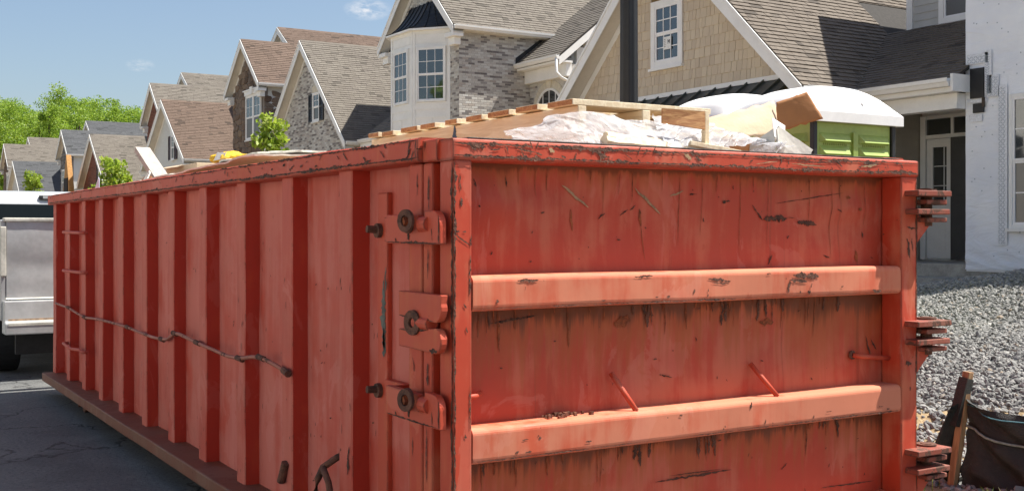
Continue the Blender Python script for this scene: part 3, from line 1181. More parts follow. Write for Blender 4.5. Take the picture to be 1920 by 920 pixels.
ch = MB()
rng = random.Random(24)
for i, (p, q, w) in enumerate([((0.56, 1.805), (0.68, 1.800), 0.022), ((0.60, 1.79), (0.66, 1.775), 0.02), ((0.06, 1.795), (0.12, 1.80), 0.03), ((0.25, 1.795), (0.33, 1.782), 0.008), ((0.33, 1.782), (0.36, 1.775), 0.012),
                               ((0.44, 1.80), (0.50, 1.805), 0.006), ((1.08, 1.795), (1.11, 1.775), 0.014), ((1.63, 1.79), (1.88, 1.797), 0.006), ((2.03, 1.795), (2.15, 1.80), 0.014), ((2.0, 1.775), (2.03, 1.79), 0.01),
                               ((2.2, 1.77), (2.36, 1.766), 0.016), ((2.28, 1.80), (2.30, 1.78), 0.006)]):
    seg_chip(ch, p, q, w, on_rim, i + 700, 0.75)
for i in range(45):
    z = 1.762 + 0.05 * (1 - rng.random() ** 2) if rng.random() < 0.6 else rng.uniform(1.76, 1.81)
    chip(ch, (rng.uniform(0.05, 2.35), z), rng.uniform(0.006, 0.045), rng.uniform(0.003, 0.009), rng.choice([0.1, 0.5, -0.5, 1.3, -1.2]), on_rim, n=8, seed=i + 800, rag=0.7)
ch.build('paint_chips', 'rust', door, fix=False)['kind'] = 'stuff'
ch = MB()
for i, (p, q, w) in enumerate([((0.39, 1.80), (0.412, 1.785), 0.014), ((1.02, 1.80), (1.06, 1.782), 0.02), ((1.40, 1.775), (1.52, 1.79), 0.005), ((2.02, 1.784), (2.12, 1.792), 0.012), ((1.6, 1.782), (1.8, 1.776), 0.006)]):
    seg_chip(ch, p, q, w, on_rim, i + 900, 0.5)
ch.build('scuffs', 'tan_scuff', door, fix=False)['kind'] = 'stuff'

# pegs standing between the door sheet and the rails
for (p, q) in (((-0.108, 0.752, 0.955), (-0.028, 0.815, 0.812)), ((-0.108, 1.478, 0.947), (-0.028, 1.556, 0.812))):
    MB().tube([p, Vector(p).lerp(Vector(q), 0.5), q], 0.0105, 10).build('peg', 'paint_hardware', door, smooth=True)
MB().tube([(-0.105, 2.095, 0.947), (-0.08, 2.14, 0.940), (-0.070, 2.292, 0.925)], 0.011, 10).build('peg', 'paint_hardware', door, smooth=True)
MB().ring((-0.112, 2.095, 0.947), (1, 0.1, 0), 0.020, 0.006, 0.008).build('peg_washer', 'rust', door)
MB().tube([(-0.06, 0.075, 0.915), (-0.07, 0.13, 0.917), (-0.100, 0.165, 0.922)], 0.010, 10).build('peg', 'paint_hardware', door, smooth=True)
# crumbs on the lower rail
cr = MB()
rng = random.Random(3)
for i in range(34):
    c = Vector((-0.07 + rng.uniform(-0.03, 0.03), 0.50 + rng.gauss(0, 0.055), 0.815 + rng.uniform(0, 0.008)))
    s = rng.uniform(0.004, 0.009)
    cr.hexa([c + Vector((a * s * rng.uniform(.6, 1.2), b * s * rng.uniform(.6, 1.2), d * s * rng.uniform(.5, 1))) for (a, b, d) in
             ((-1, -1, -1), (1, -1, -1), (1, 1, -1), (-1, 1, -1), (-1, -1, 1), (1, -1, 1), (1, 1, 1), (-1, 1, 1))])
cr.build('crumbs', 'paint_rail', door)['kind'] = 'stuff'

# hinges at the right-hand edge of the door
for zt in (1.685, 1.098, 0.520):
    h = MB().box(-0.09, 0.075, 2.315, 2.545, zt - 0.026, zt).build('hinge', 'paint_hinge', can, 0.004)
    MB().box(-0.09, 0.07, 2.32, 2.54, zt - 0.108, zt - 0.083).build('hinge_plate', 'paint_hinge', h, 0.004)
    MB().box(-0.13, 0.05, 2.405, 2.545, zt - 0.062, zt - 0.040).build('hinge_plate', 'paint_hinge', h, 0.004)
    MB().box(-0.13, 0.05, 2.405, 2.545, zt - 0.142, zt - 0.122).build('hinge_plate', 'paint_hinge', h, 0.004)
    MB().tube([(-0.01, 2.475, zt - 0.16), (-0.01, 2.475, zt + 0.012)], 0.026, 14).build('hinge_pin', 'rust', h)
    MB().ring((-0.01, 2.475, zt + 0.001), (0, 0, 1), 0.045, 0.0265, 0.008).build('washer', 'rust', h)
    MB().prism([(-0.03, 2.401, zt - 0.108), (-0.03, 2.49, zt - 0.145), (-0.03, 2.49, zt - 0.152), (-0.03, 2.401, zt - 0.235)], (0.03, 0, 0)).build('gusset', 'paint_hardware', h)

# latch gear at the left-hand edge
MB().box(-0.730, -0.640, 0.052, 0.078, 0.22, 1.655).build('latch_bar', 'paint_hardware', can, 0.006)
ch = MB()
for i, (p, q, w) in enumerate([((-0.672, 1.31), (-0.665, 1.02), 0.046), ((-0.655, 1.36), (-0.652, 1.26), 0.018), ((-0.665, 1.12), (-0.668, 1.00), 0.036)]):
    seg_chip(ch, p, q, w, lambda a, b: (a, 0.0500, b), i + 990, 0.6)
ch.build('bare_patch', 'primer_grey', can, fix=False)['kind'] = 'stuff'


def arc(cx, cz, r, a0, a1, n=7):
    return [(cx + r * math.cos(R(a0 + (a1 - a0) * i / n)), cz + r * math.sin(R(a0 + (a1 - a0) * i / n))) for i in range(n + 1)]


def plate(pts, y0, y1, name, mat, bev=0.003):
    return MB().prism([(x, y0, z) for (x, z) in pts], (0, y1 - y0, 0)).build(name, mat, can, bev)


for (z0, z1) in ((1.456, 1.562), (0.820, 0.926)):
    p = plate([(-0.440, z0), (-0.012, z0)] + [(-0.012, z0 + 0.06)] + arc(-0.062, z0 + 0.066, 0.05, 0, 90) + [(-0.122, z0 + 0.118), (-0.128, z0 + 0.100), (-0.132, z0 + 0.045), (-0.175, z0 + 0.045), (-0.178, z1 - 0.004), (-0.440, z1)],
              -0.047, -0.020, 'latch_plate', 'paint_hardware')
    zc = z0 + 0.078
    MB().box(-0.640, -0.4405, 0.040, 0.070, z0 + 0.004, z1 - 0.006).build('latch_strap', 'paint_hardware', p, 0.003)
    MB().box(-0.4405, -0.428, -0.046, 0.070, z0 + 0.002, z1 - 0.003).build('latch_strap', 'paint_hardware', p, 0.003)
    MB().ring((-0.245, -0.047, zc), (0, -1, 0), 0.041, 0.019, 0.010).build('washer', 'rust', p)
    MB().ring((-0.205, -0.075, zc + 0.004), (0.25, -1, 0), 0.041, 0.021, 0.012).build('washer', 'rust', p)
    MB().tube([(-0.232, -0.03, zc), (-0.228, -0.085, zc)], 0.022, 6).build('bolt', 'rust_orange', p)
    MB().tube([(-0.16, -0.036, zc - 0.008), (-0.10, -0.036, zc - 0.008)], 0.028, 12).build('pin', 'paint_hardware', p)
    b = MB().tube([(-0.705, 0.054, zc - 0.03), (-0.705, 0.034, zc - 0.03)], 0.029, 12).build('bolt_head', 'rust', can)
    MB().tube([(-0.707, 0.036, zc - 0.026), (-0.709, -0.004, zc - 0.024)], 0.015, 8).build('bolt', 'rust', b)
# middle hooks
plate([(-0.336, 1.192), (-0.06, 1.185)] + arc(-0.055, 1.235, 0.05, -80, 20) + [(-0.006, 1.282), (-0.336, 1.284)], -0.045, -0.018, 'hook', 'paint_hardware')
plate([(-0.336, 1.082), (-0.05, 1.078)] + arc(-0.05, 1.122, 0.044, -80, 80) + [(-0.10, 1.162), (-0.336, 1.146)], -0.045, -0.018, 'hook', 'paint_hardware')
MB().tube([(-0.20, -0.03, 1.177), (-0.10, -0.03, 1.177)], 0.026, 12).build('pin', 'paint_hardware', can)
MB().ring((-0.205, -0.048, 1.176), (0.2, -1, 0), 0.045, 0.018, 0.012).build('washer', 'rust', can)

# ladder rungs at the far end
for (za, zb, sag) in ((1.495, 1.490, 0.0), (1.163, 1.168, 0.0), (0.530, 0.526, -0.012)):
    MB().tube([(-7.00, -0.004, za), (-7.00, -0.045, za), (-6.86, -0.05, za + sag * .4), (-6.6, -0.05, (za + zb) / 2 + sag), (-6.28, -0.05, zb - sag), (-6.17, -0.045, zb), (-6.17, -0.004, zb)], 0.013, 9).build('ladder_rung', 'paint_rib', can, smooth=True)

# door release cable strung along the side
cab = [(-7.506, 0.85), (-6.865, 0.843), (-6.5, 0.82), (-6.181, 0.805), (-5.7, 0.825), (-5.295, 0.831), (-4.702, 0.834), (-4.4, 0.826), (-4.036, 0.820), (-3.78, 0.824), (-3.64, 0.836), (-3.556, 0.862), (-3.48, 0.884), (-3.38, 0.889), (-3.285, 0.884), (-3.0, 0.868),
       (-2.703, 0.856), (-2.45, 0.845), (-2.244, 0.850), (-2.05, 0.878), (-1.917, 0.886), (-1.80, 0.880), (-1.692, 0.870), (-1.60, 0.858), (-1.545, 0.850)]
MB().tube([(x, -0.022, z) for (x, z) in cab], 0.0105, 8).build('release_cable', 'paint_cable', can, smooth=True)
MB().tube([(-1.60, -0.022, 0.858), (-1.535, -0.024, 0.848)], 0.017, 10).build('cable_end', 'rust', can)
for k in (1, 3, 6, 9, 12, 15, 18, 20):
    x, z = cab[k]
    MB().tube([(x - 0.045, -0.022, z + 0.002), (x + 0.045, -0.022, z - 0.002)], 0.0145, 8).build('cable_clip', 'rust', can)

# pipe stub and tie hook low on the side
MB().tube([(-1.60, -0.012, 0.43), (-1.64, -0.02, 0.335)], 0.020, 10, cap=True).build('pipe_stub', 'rust', can)
hk = MB().tube([(-1.06, 0.07, 0.56), (-1.07, 0.02, 0.54), (-1.10, -0.03, 0.50), (-1.16, -0.03, 0.44), (-1.19, -0.03, 0.37), (-1.17, -0.03, 0.30), (-1.12, -0.03, 0.26)], 0.015, 9).build('tie_hook', 'rust', can, smooth=True)
MB().tube([(-1.09, -0.035, 0.50), (-1.03, -0.035, 0.45), (-1.0, -0.035, 0.38), (-1.01, -0.035, 0.30)], 0.014, 9).build('hook_link', 'rust', hk, smooth=True)
ch = MB()
seg_chip(ch, (-1.05, 0.60), (-1.07, 0.44), 0.07, lambda a, b: (a, side_y(a, b) - 0.003, b), 77, 0.6)
seg_chip(ch, (-0.885, 0.62), (-0.90, 0.50), 0.022, lambda a, b: (a, -0.0065, b), 78, 0.6)
ch.build('rust_spots', 'rust_mid', can, fix=False)['kind'] = 'stuff'
# brush marks and chips on the long side
ch = MB()
rng = random.Random(31)
for i in range(160):
    x = -0.65 - rng.random() ** 1.3 * 6.5
    chip(ch, (x, rng.uniform(0.25, 1.70)), rng.uniform(0.006, 0.03), rng.uniform(0.003, 0.009), rng.choice([1.57, 1.4, 0.3]), lambda a, b: (a, side_y(a, b) - 0.003, b), n=7, seed=i + 1300, rag=0.6)
for i in range(60):
    x = rng.choice(RX[:8]) - rng.uniform(0.012, 0.12)
    chip(ch, (x, rng.uniform(0.25, 1.70)), rng.uniform(0.008, 0.05), rng.uniform(0.003, 0.008), rng.uniform(1.3, 1.8), lambda a, b: (a, -0.0052, b), n=7, seed=i + 1500, rag=0.6)
ch.build('paint_chips', 'rust_mid', can, fix=False)['kind'] = 'stuff'


def on_side_rim(x, z):
    if x > -0.21:
        return (x, -0.012 + 0.003 * rail_d(Vector((x, -0.012, z)), 5) - 0.002, z)
    return (x, -0.032 + 0.006 * rail_d(Vector((x, -0.032, z)), 0) - 0.003, z)


ch = MB()
for i in range(70):
    x = -0.1 - rng.random() ** 1.4 * 7.6
    chip(ch, (x, rng.uniform(1.765, 1.825)), rng.uniform(0.012, 0.06), rng.uniform(0.004, 0.012), rng.choice([0.1, 0.3, 0.8, 1.2, -0.6]), on_side_rim, n=8, seed=i + 1700, rag=0.7)
ch.build('paint_chips', 'rust_mid', can, fix=False)['kind'] = 'stuff'

# worn edges: ragged strips where the paint has gone down to rusty steel
ed = MB()
for (p, q, w, sd) in (((-7.8, 1.7635), (-0.23, 1.7635), 0.013, 11), ((-7.8, 1.828), (-0.23, 1.828), 0.010, 12)):
    n_ = 26
    for k in range(n_):
        a = p[0] + (q[0] - p[0]) * k / n_
        b = p[0] + (q[0] - p[0]) * (k + 1) / n_
        seg_chip(ed, (a - 0.02, p[1]), (b + 0.02, q[1]), w * (0.6 + 0.8 * random.random()), on_side_rim, sd * 40 + k, 0.75, n=60)
seg_chip(ed, (-0.216, 1.755), (-0.213, 1.832), 0.010, lambda a, b: (a, -0.0375, b), 31, 0.3, n=30)
ed.build('worn_edge', 'rust_mid', can, fix=False)['kind'] = 'stuff'
ed = MB()
for (z, w, sd) in ((1.762, 0.014, 21), (1.806, 0.012, 22)):
    for k in range(12):
        a, b = 0.02 + 2.36 * k / 12, 0.02 + 2.36 * (k + 1) / 12
        seg_chip(ed, (a - 0.02, z), (b + 0.02, z), w * (0.4 + 0.9 * random.random()), on_rim, sd * 40 + k, 0.85, n=44)
for k in range(9):
    a, b = 0.36 + 1.36 * k / 9, 0.36 + 1.36 * (k + 1) / 9
    seg_chip(ed, (0.006, a - 0.02), (0.006, b + 0.02), 0.012 * (0.5 + random.random()), lambda y, z: (0.0018, max(y, 0.0008), z), 900 + k, 0.8, n=40)
    seg_chip(ed, (2.392, a - 0.02), (2.392, b + 0.02), 0.010 * random.random(), lambda y, z: (0.0018, min(y, 2.399), z), 930 + k, 0.8, n=40)
    if k % 3 == 0:
        seg_chip(ed, (0.066, a), (0.066, b), 0.007, lambda y, z: (0.0018, min(y, 0.0735), z), 960 + k, 0.8, n=40)
for (p, q, w, sd) in (((0.006, 1.492), (0.068, 1.450), 0.006, 5), ((0.068, 1.450), (0.071, 1.488), 0.006, 6), ((0.01, 1.500), (0.024, 1.501), 0.008, 7), ((0.035, 1.500), (0.05, 1.498), 0.007, 8),
                      ((0.03, 1.62), (0.034, 1.585), 0.010, 9), ((0.025, 1.70), (0.028, 1.64), 0.008, 10), ((0.04, 1.25), (0.05, 1.235), 0.008, 12), ((0.05, 1.17), (0.055, 1.15), 0.007, 13), ((0.045, 0.80), (0.05, 0.785), 0.010, 14),
                      ((2.33, 1.52), (2.385, 1.515), 0.012, 15), ((2.33, 1.47), (2.35, 1.38), 0.018, 16), ((2.36, 1.47), (2.37, 1.41), 0.010, 17), ((2.32, 0.90), (2.36, 0.905), 0.022, 18), ((2.35, 0.80), (2.352, 0.78), 0.008, 19)):
    seg_chip(ed, p, q, w, lambda y, z: (0.0018, y, z), sd + 1000, 0.6)
for (z0, z1) in ((1.216, 1.236), (0.684, 0.702)):
    for k in range(9):
        a, b = 0.09 + 2.18 * k / 9, 0.09 + 2.18 * (k + 1) / 9
        seg_chip(ed, (a, z0 + 0.014), (b, z0 + 0.014), 0.009 * random.random(), on_beam, 1100 + k + int(z0 * 100), 0.9, n=40)
ed.build('worn_edge', 'rust', door, fix=False)['kind'] = 'stuff'
ed = MB()
for k in range(7):
    a, b = 0.36 + 1.36 * k / 7, 0.36 + 1.36 * (k + 1) / 7
    seg_chip(ed, (-0.006, a - 0.02), (-0.006, b + 0.02), 0.013 * (0.5 + random.random()), lambda x, z: (min(x, -0.0005), -0.0018, z), 1200 + k, 0.7, n=44)
for (p, q, w, sd) in (((-0.262, 1.71), (-0.262, 1.63), 0.009, 1), ((-0.172, 1.70), (-0.176, 1.57), 0.012, 2), ((-0.178, 1.44), (-0.180, 1.33), 0.008, 3), ((-0.30, 1.04), (-0.285, 0.99), 0.01, 4), ((-0.18, 1.03), (-0.185, 0.95), 0.016, 5), ((-0.19, 0.80), (-0.192, 0.60), 0.010, 6), ((-0.30, 0.75), (-0.302, 0.68), 0.006, 7)):
    seg_chip(ed, p, q, w, lambda x, z: (x, -0.0062, z), sd + 1300, 0.6)
ed.build('worn_edge', 'rust_mid', can, fix=False)['kind'] = 'stuff'
ed = MB()
for (z0, z1) in ((1.456, 1.562), (0.820, 0.926)):
    seg_chip(ed, (-0.435, z0 + 0.004), (-0.02, z0 + 0.004), 0.008, lambda x, z: (x, -0.0485, max(z, z0 + 0.0005)), int(z0 * 90), 0.9, n=60)
    seg_chip(ed, (-0.019, z0 + 0.002), (-0.016, z0 + 0.10), 0.010, lambda x, z: (min(x, -0.0125), -0.0485, z), int(z0 * 70), 0.5, n=30)
    seg_chip(ed, (-0.255, z0 + 0.05), (-0.245, z0 + 0.012), 0.020, lambda x, z: (x, -0.0485, z), int(z0 * 60), 0.4, n=24)
    seg_chip(ed, (-0.07, z0 + 0.055), (-0.066, z0 + 0.012), 0.007, lambda x, z: (x, -0.0485, z), int(z0 * 50), 0.6, n=24)
    seg_chip(ed, (-0.36, z0 + 0.02), (-0.35, z0 + 0.005), 0.009, lambda x, z: (x, -0.0485, z), int(z0 * 40), 0.6, n=24)
seg_chip(ed, (-0.33, 1.196), (-0.06, 1.189), 0.009, lambda x, z: (x, -0.0465, z), 1401, 0.9, n=60)
seg_chip(ed, (-0.33, 1.142), (-0.10, 1.156), 0.007, lambda x, z: (x, -0.0465, z), 1402, 0.9, n=60)
seg_chip(ed, (-0.09, 1.086), (-0.03, 1.088), 0.016, lambda x, z: (x, -0.0465, z), 1403, 0.7, n=40)
ed.build('worn_edge', 'rust_mid', can, fix=False)['kind'] = 'stuff'

# rust drips running down the door sheet
dr = MB()
rng = random.Random(55)
for (y, l) in ((0.13, .05), (0.33, .07), (0.41, .11), (0.46, .09), (0.60, .05), (0.66, .06), (0.72, .20), (0.80, .10), (0.86, .13), (1.01, .08), (1.10, .30), (1.22, .26), (1.30, .08), (1.43, .34), (1.50, .06), (1.585, .30), (1.70, .05), (1.83, .20), (1.97, .36), (2.02, .10), (2.18, .22)):
    seg_chip(dr, (y, 1.742), (y + rng.uniform(-.006, .006), 1.742 - l), rng.uniform(0.002, 0.0042), on_door, rng.randrange(9999), 0.5, n=40)
for zt in (1.222, 0.688):
    for i in range(34):
        y = rng.uniform(0.09, 2.26)
        l = 0.03 + 0.16 * rng.random() ** 2.2
        seg_chip(dr, (y, zt), (y + rng.uniform(-.008, .008), zt - l), rng.uniform(0.003, 0.010), on_door, rng.randrange(9999), 0.5, n=30)
dr.build('rust_drips', 'rust_orange', door, fix=False)['kind'] = 'stuff'
dr = MB()
for zt in (1.222, 0.688):
    for i in range(16):
        y = rng.choice([0.12, 0.2, 0.86, 0.90, 0.96, 1.22, 1.27, 1.60, 2.0, 0.45]) + rng.gauss(0, 0.05)
        y = min(max(y, 0.09), 2.26)
        seg_chip(dr, (y, zt), (y + rng.uniform(-.01, .01), zt - rng.uniform(0.03, 0.12)), rng.uniform(0.006, 0.022), on_door, rng.randrange(9999), 0.6, n=30)
dr.build('rust_drips', 'rust', door, fix=False)['kind'] = 'stuff'


# ------------------------------------------------------------------ debris in the container
def heap_z(x, y):
    z = 1.62 + 0.10 * noise.noise(Vector((x * 1.3, y * 1.5, 1))) + 0.05 * noise.noise(Vector((x * 4, y * 4, 7)))
    return z - 0.35 * (1 - sstep(0.1, 0.35, y)) * 0.3


hp = grid(lambda x, y: (x, y, heap_z(x, y)), lin(-7.6, -0.16, 110), lin(0.09, 2.3, 40))
tag(hp.build('debris_heap', 'cardboard', fix=False), 'mixed scrap board and cardboard filling the dumpster', 'debris', kind='stuff')

# pallet
pal = empty('wooden_pallet', (-1.48, 1.2, 1.86), 'wooden pallet lying on top of the dumpster load near the front corner', 'pallet')
PZ = 2.026
PXE = -0.455
for i, yy in enumerate((0.84, 1.18, 1.50)):
    m = MB()
    m.box(-2.52, PXE, yy, yy + 0.042, PZ - 0.125, PZ)
    m.build('stringer', 'pale_wood', pal, 0.003)
rng = random.Random(6)
XE = [-2.50, -2.34, -2.08, -1.86, -1.585, -1.375, -1.165, -0.905, -0.645]
for i, x0 in enumerate(XE):
    w = [0.13, 0.14, 0.19, 0.16, 0.12, 0.15, 0.19, 0.18, 0.19][i]
    lift = rng.uniform(0, 0.006)
    yw = 0.822 - rng.uniform(0, 0.012)
    b = MB().box(x0, x0 + w, yw, 1.555 + rng.uniform(-.02, .02), PZ + 0.001 + lift, PZ + 0.026 + lift).build('deck_board', 'pale_wood', pal, 0.002)
    MB().box(x0 + 0.003, x0 + w - 0.003, yw - 0.002, yw - 0.0005, PZ + 0.003 + lift, PZ + 0.024 + lift).build('board_end', 'pallet_end', b)
for x0 in (-2.48, -1.5, -0.60):
    MB().box(x0, x0 + 0.13, 0.85, 1.53, PZ - 0.150, PZ - 0.1255).build('bottom_board', 'pale_wood', pal, 0.002)
pm = MB()
seg_chip(pm, (-1.52, 2.026), (-1.523, 1.90), 0.055, lambda a, b: (a, 0.8385, b), 5, 0.35)
pm.build('paint_mark', 'blue_mark', pal, fix=False)


def slab(pts, th, name, mat, label, cat, sub=0, amp=0.0, seed=0, group=None):
    """a board or torn sheet: polygon corners in 3D, given thickness, edges roughened"""
    pts = [Vector(p) for p in pts]
    if sub:
        out = []
        rg = random.Random(seed)
        for i in range(len(pts)):
            a, b = pts[i], pts[(i + 1) % len(pts)]
            for k in range(sub):
                p = a.lerp(b, k / sub)
                if k:
                    d = (b - a).normalized()
                    c = sum(pts, Vector()) / len(pts)
                    inw = (c - p)
                    inw = (inw - d * inw.dot(d)).normalized()
                    p = p + inw * rg.uniform(0, amp)
                out.append(p)
        pts2 = out
    else:
        pts2 = pts
    n = (pts[1] - pts[0]).cross(pts[2] - pts[0]).normalized()
    o = MB().prism([tuple(p) for p in pts2], tuple(n * th)).build(name, mat)
    return tag(o, label, cat, group)


def sheet(name, mat, f, nu, nv, label, cat, smooth=True, th=0.0):
    m = MB()
    for i in range(nu + 1):
        for j in range(nv + 1):
            m.v.append(tuple(f(i / nu, j / nv)))
    for i in range(nu):
        for j in range(nv):
            a = i * (nv + 1) + j
            m.f.append([a, a + nv + 1, a + nv + 2, a + 1])
    o = m.build(name, mat, smooth=smooth, fix=False)
    if th:
        md = o.modifiers.new('thickness', 'SOLIDIFY')
        md.thickness = th
    return tag(o, label, cat)


def ridged(p):
    return 1 - abs(noise.noise(p)) * 2


def film_near(a, b):
    y = 0.36 + 1.05 * a + 0.10 * b
    x = -0.135 - 0.30 * b
    top = 1.985 + 0.02 * math.sin(a * 5 + 0.6) - 0.10 * (1 - sstep(0, 0.42, a))
    z = 1.80 + (top - 1.80) * (b ** 0.75)
    z += 0.022 * noise.noise(Vector((a * 4, b * 2, 1.5))) + 0.010 * noise.noise(Vector((a * 11, b * 3, 5))) + 0.007 * ridged(Vector((a * 16 + b * 6, b * 7, 5)))
    x += 0.050 * (ridged(Vector((a * 6 + b * 2.0, 0.3 * b, 1.2))) - 0.5) * (0.3 + 0.7 * b) + 0.022 * ridged(Vector((a * 15 + b * 4.0, 0.6 * b, 2.2))) - 0.01
    y += 0.03 * noise.noise(Vector((a * 6, b * 3, 9)))
    return (min(x, -0.13), y, z)


sheet('plastic_film', 'plastic_film', film_near, 150, 60, 'crumpled clear plastic film draped over the load beside the pallet end', 'plastic film')


def film_far(a, b):
    y = 1.05 + 0.72 * a + 0.16 * b
    x = -0.16 - 0.28 * b
    low = 1.845 + 0.035 * noise.noise(Vector((a * 5, 0, 8))) + 0.03 * a
    top = 2.005 - 0.085 * sstep(0.2, 0.9, a)
    z = low + (top - low) * b
    z += 0.020 * noise.noise(Vector((a * 4, b * 2, 7.5))) + 0.010 * noise.noise(Vector((a * 11, b * 3, 8))) + 0.009 * ridged(Vector((a * 15 - b * 6, b * 7, 8)))
    x += 0.045 * (ridged(Vector((a * 6 - b * 2.5, 0.3 * b, 4.2))) - 0.5) + 0.022 * ridged(Vector((a * 14 - b * 5.0, 0.6 * b, 6.2))) - 0.01
    y += 0.03 * noise.noise(Vector((a * 6, b * 3, 3)))
    return (min(x, -0.13), y, z)


sheet('plastic_film', 'plastic_film', film_far, 140, 50, 'torn white plastic film bunched in front of the pale cardboard', 'plastic film')


def film_scrap(a, b):
    y = 1.60 + 0.14 * a
    x = -0.15 - 0.10 * b
    z = 1.79 + 0.10 * a + 0.06 * b * (1 - a) + 0.012 * noise.noise(Vector((a * 9, b * 9, 2)))
    return (x, y, z)


sheet('plastic_film', 'plastic_film', film_scrap, 24, 14, 'small shred of plastic film at the door rim below the cardboard flap', 'plastic film')

# pale split plank by the rim
sp = MB()
for (a, b, r) in (((-0.165, 0.76, 1.852), (-0.20, 1.30, 1.838), 0.034), ((-0.21, 0.80, 1.875), (-0.25, 1.22, 1.862), 0.026)):
    a, b = Vector(a), Vector(b)
    pts = [a.lerp(b, k / 9) + Vector((0, 0, 0.006 * noise.noise(Vector((k * .9, r * 50, 0))))) for k in range(10)]
    sp.tube(pts, [r * (0.75 + 0.35 * noise.noise(Vector((k * 0.7, r * 90, 3)))) for k in range(10)], 7)
tag(sp.build('split_plank', 'pale_wood'), 'pale splintered plank lying along the door rim under the film', 'plank')
tag(MB().bar((-0.19, 1.20, 1.865), (-0.17, 1.47, 1.832), 0.06, 0.018).build('lath', 'pale_wood', bevel=0.002), 'thin pale lath sloping down to the door rim', 'lath')

# cardboard box remains below the film
bx = empty('cardboard_box', (-0.4, 1.45, 1.7), 'opened brown cardboard box under the plastic film at the door rim', 'box')
MB().box(-0.335, -0.327, 1.04, 1.80, 1.66, 1.905).build('box_side', 'cardboard_brown', bx)
MB().prism([(-0.33, 1.06, 1.900), (-0.33, 1.79, 1.895), (-0.56, 1.80, 1.955), (-0.56, 1.05, 1.960)], (0, 0, 0.005)).build('box_flap', 'cardboard_pale', bx)
MB().box(-0.255, -0.235, 1.322, 1.345, 1.70, 1.895).build('box_corner', 'pale_wood', bx)
MB().box(-0.2355, -0.2335, 1.322, 1.345, 1.80, 1.835).build('orange_tip', 'orange_mark', bx)
slab([(-0.23, 1.10, 1.945), (-0.19, 1.295, 1.925), (-0.20, 1.30, 2.0), (-0.23, 1.10, 2.005)], 0.012, 'scrap_board', 'pallet_end', 'brown scrap board standing at the right end of the pallet', 'board')
MB_ = MB().box(-0.215, -0.19, 1.302, 1.325, 1.86, 2.005)
tag(MB_.build('corner_stick', 'pale_wood', bevel=0.002), 'short pale upright stick right of the pallet end', 'stick')


def flap(P, Q, name, mat, label, bend=0.03, seed=1, tear=0.012, nu=16, nv=10):
    """bent cardboard: P bottom-left, bottom-right; Q top-left, top-right"""
    P = [Vector(p) for p in P]
    Q = [Vector(q) for q in Q]

    def f(a, b):
        p = P[0].lerp(P[1], a).lerp(Q[0].lerp(Q[1], a), b)
        p = p + Vector((bend * math.sin(a * 3.1) * math.sin(b * 2.6), 0, 0))
        e = (1 if b == 0 else 0) + (1 if b == 1 else 0) * 0.5
        return p + Vector((0.004 * noise.noise(Vector((a * 6, b * 6, seed))), 0, e * tear * noise.noise(Vector((a * 9, b, seed)))))
    return sheet(name, mat, f, nu, nv, label, 'cardboard', True, 0.006)


flap([(-0.47, 1.50, 1.92), (-0.40, 1.985, 1.945)], [(-0.62, 1.62, 2.015), (-0.50, 2.00, 2.118)], 'cardboard_sheet', 'cardboard_pale', 'pale beige cardboard sheet leaning next to the brown flap', 0.03, 2, 0.02)
flap([(-0.42, 1.945, 1.965), (-0.27, 2.085, 2.020)], [(-0.47, 1.985, 2.108), (-0.35, 2.062, 2.150)], 'cardboard_flap', 'cardboard_brown', 'brown cardboard flap sticking up highest above the dumpster rim', 0.02, 5, 0.010)
slab([(-0.33, 1.83, 1.93), (-0.32, 1.89, 1.90), (-0.36, 1.93, 1.985), (-0.38, 1.87, 2.02)], 0.004, 'paper_label', 'sticker_white', 'white paper label torn at the edge of the pale cardboard', 'paper')
slab([(-0.22, 1.745, 1.80), (-0.20, 1.90, 1.80), (-0.20, 1.935, 1.865), (-0.24, 1.765, 1.968), (-0.235, 1.748, 1.95)], 0.012, 'drywall_scrap', 'drywall', 'pale pointed drywall scrap standing at the door rim', 'drywall', 5, 0.004, 3)
slab([(-0.225, 1.742, 1.80), (-0.24, 1.746, 1.955), (-0.42, 1.64, 1.82), (-0.42, 1.64, 1.79)], 0.010, 'drywall_scrap', 'drywall', 'grey drywall scrap in shade left of the pointed one', 'drywall')


# pale sheets along the left rim
def pale_sheet(x0, x1, ya, yb, zf, name, label, seed, mat='drywall'):
    def f(a, b):
        x = x0 + (x1 - x0) * a + 0.04 * noise.noise(Vector((b * 5, seed, 0)))
        y = ya + (yb - ya) * b + 0.035 * noise.noise(Vector((a * 7, seed, 4)))
        z = zf(a) + 0.016 * noise.noise(Vector((a * 4, b * 3, seed))) + 0.006 * noise.noise(Vector((a * 15, b * 12, seed))) + 0.03 * b
        return (x, y, z)
    return sheet(name, mat, f, 40, 14, label, 'sheet', False, 0.010)


pale_sheet(-5.0, -2.55, 0.16, 0.9, lambda a: 1.875 + 0.045 * a, 'drywall_sheet', 'long pale drywall sheet lying along the left rim of the dumpster', 3)
pale_sheet(-5.9, -4.1, 0.25, 0.95, lambda a: 1.892 + 0.012 * a, 'drywall_sheet', 'pale drywall sheet at the foot of the leaning plank', 6)
pale_sheet(-3.6, -2.62, 0.20, 0.7, lambda a: 1.908 + 0.030 * a, 'paper_sheet', 'crumpled pale paper topping the near end of the sheets', 9)
tag(MB().bar((-5.70, 0.52, 1.83), (-6.56, 0.52, 2.205), 0.05, 0.125, (0, -1, 0.02)).build('leaning_plank', 'board_white', bevel=0.003), 'white plank leaning out over the left rim of the dumpster', 'plank')
bx = empty('cardboard_box', (-6.1, 0.95, 1.75), 'long pale cardboard box right of the leaning white plank', 'box')
MB().box(-6.55, -5.62, 0.72, 1.10, 1.72, 2.052).build('box_body', 'cardboard_pale', bx, 0.006)
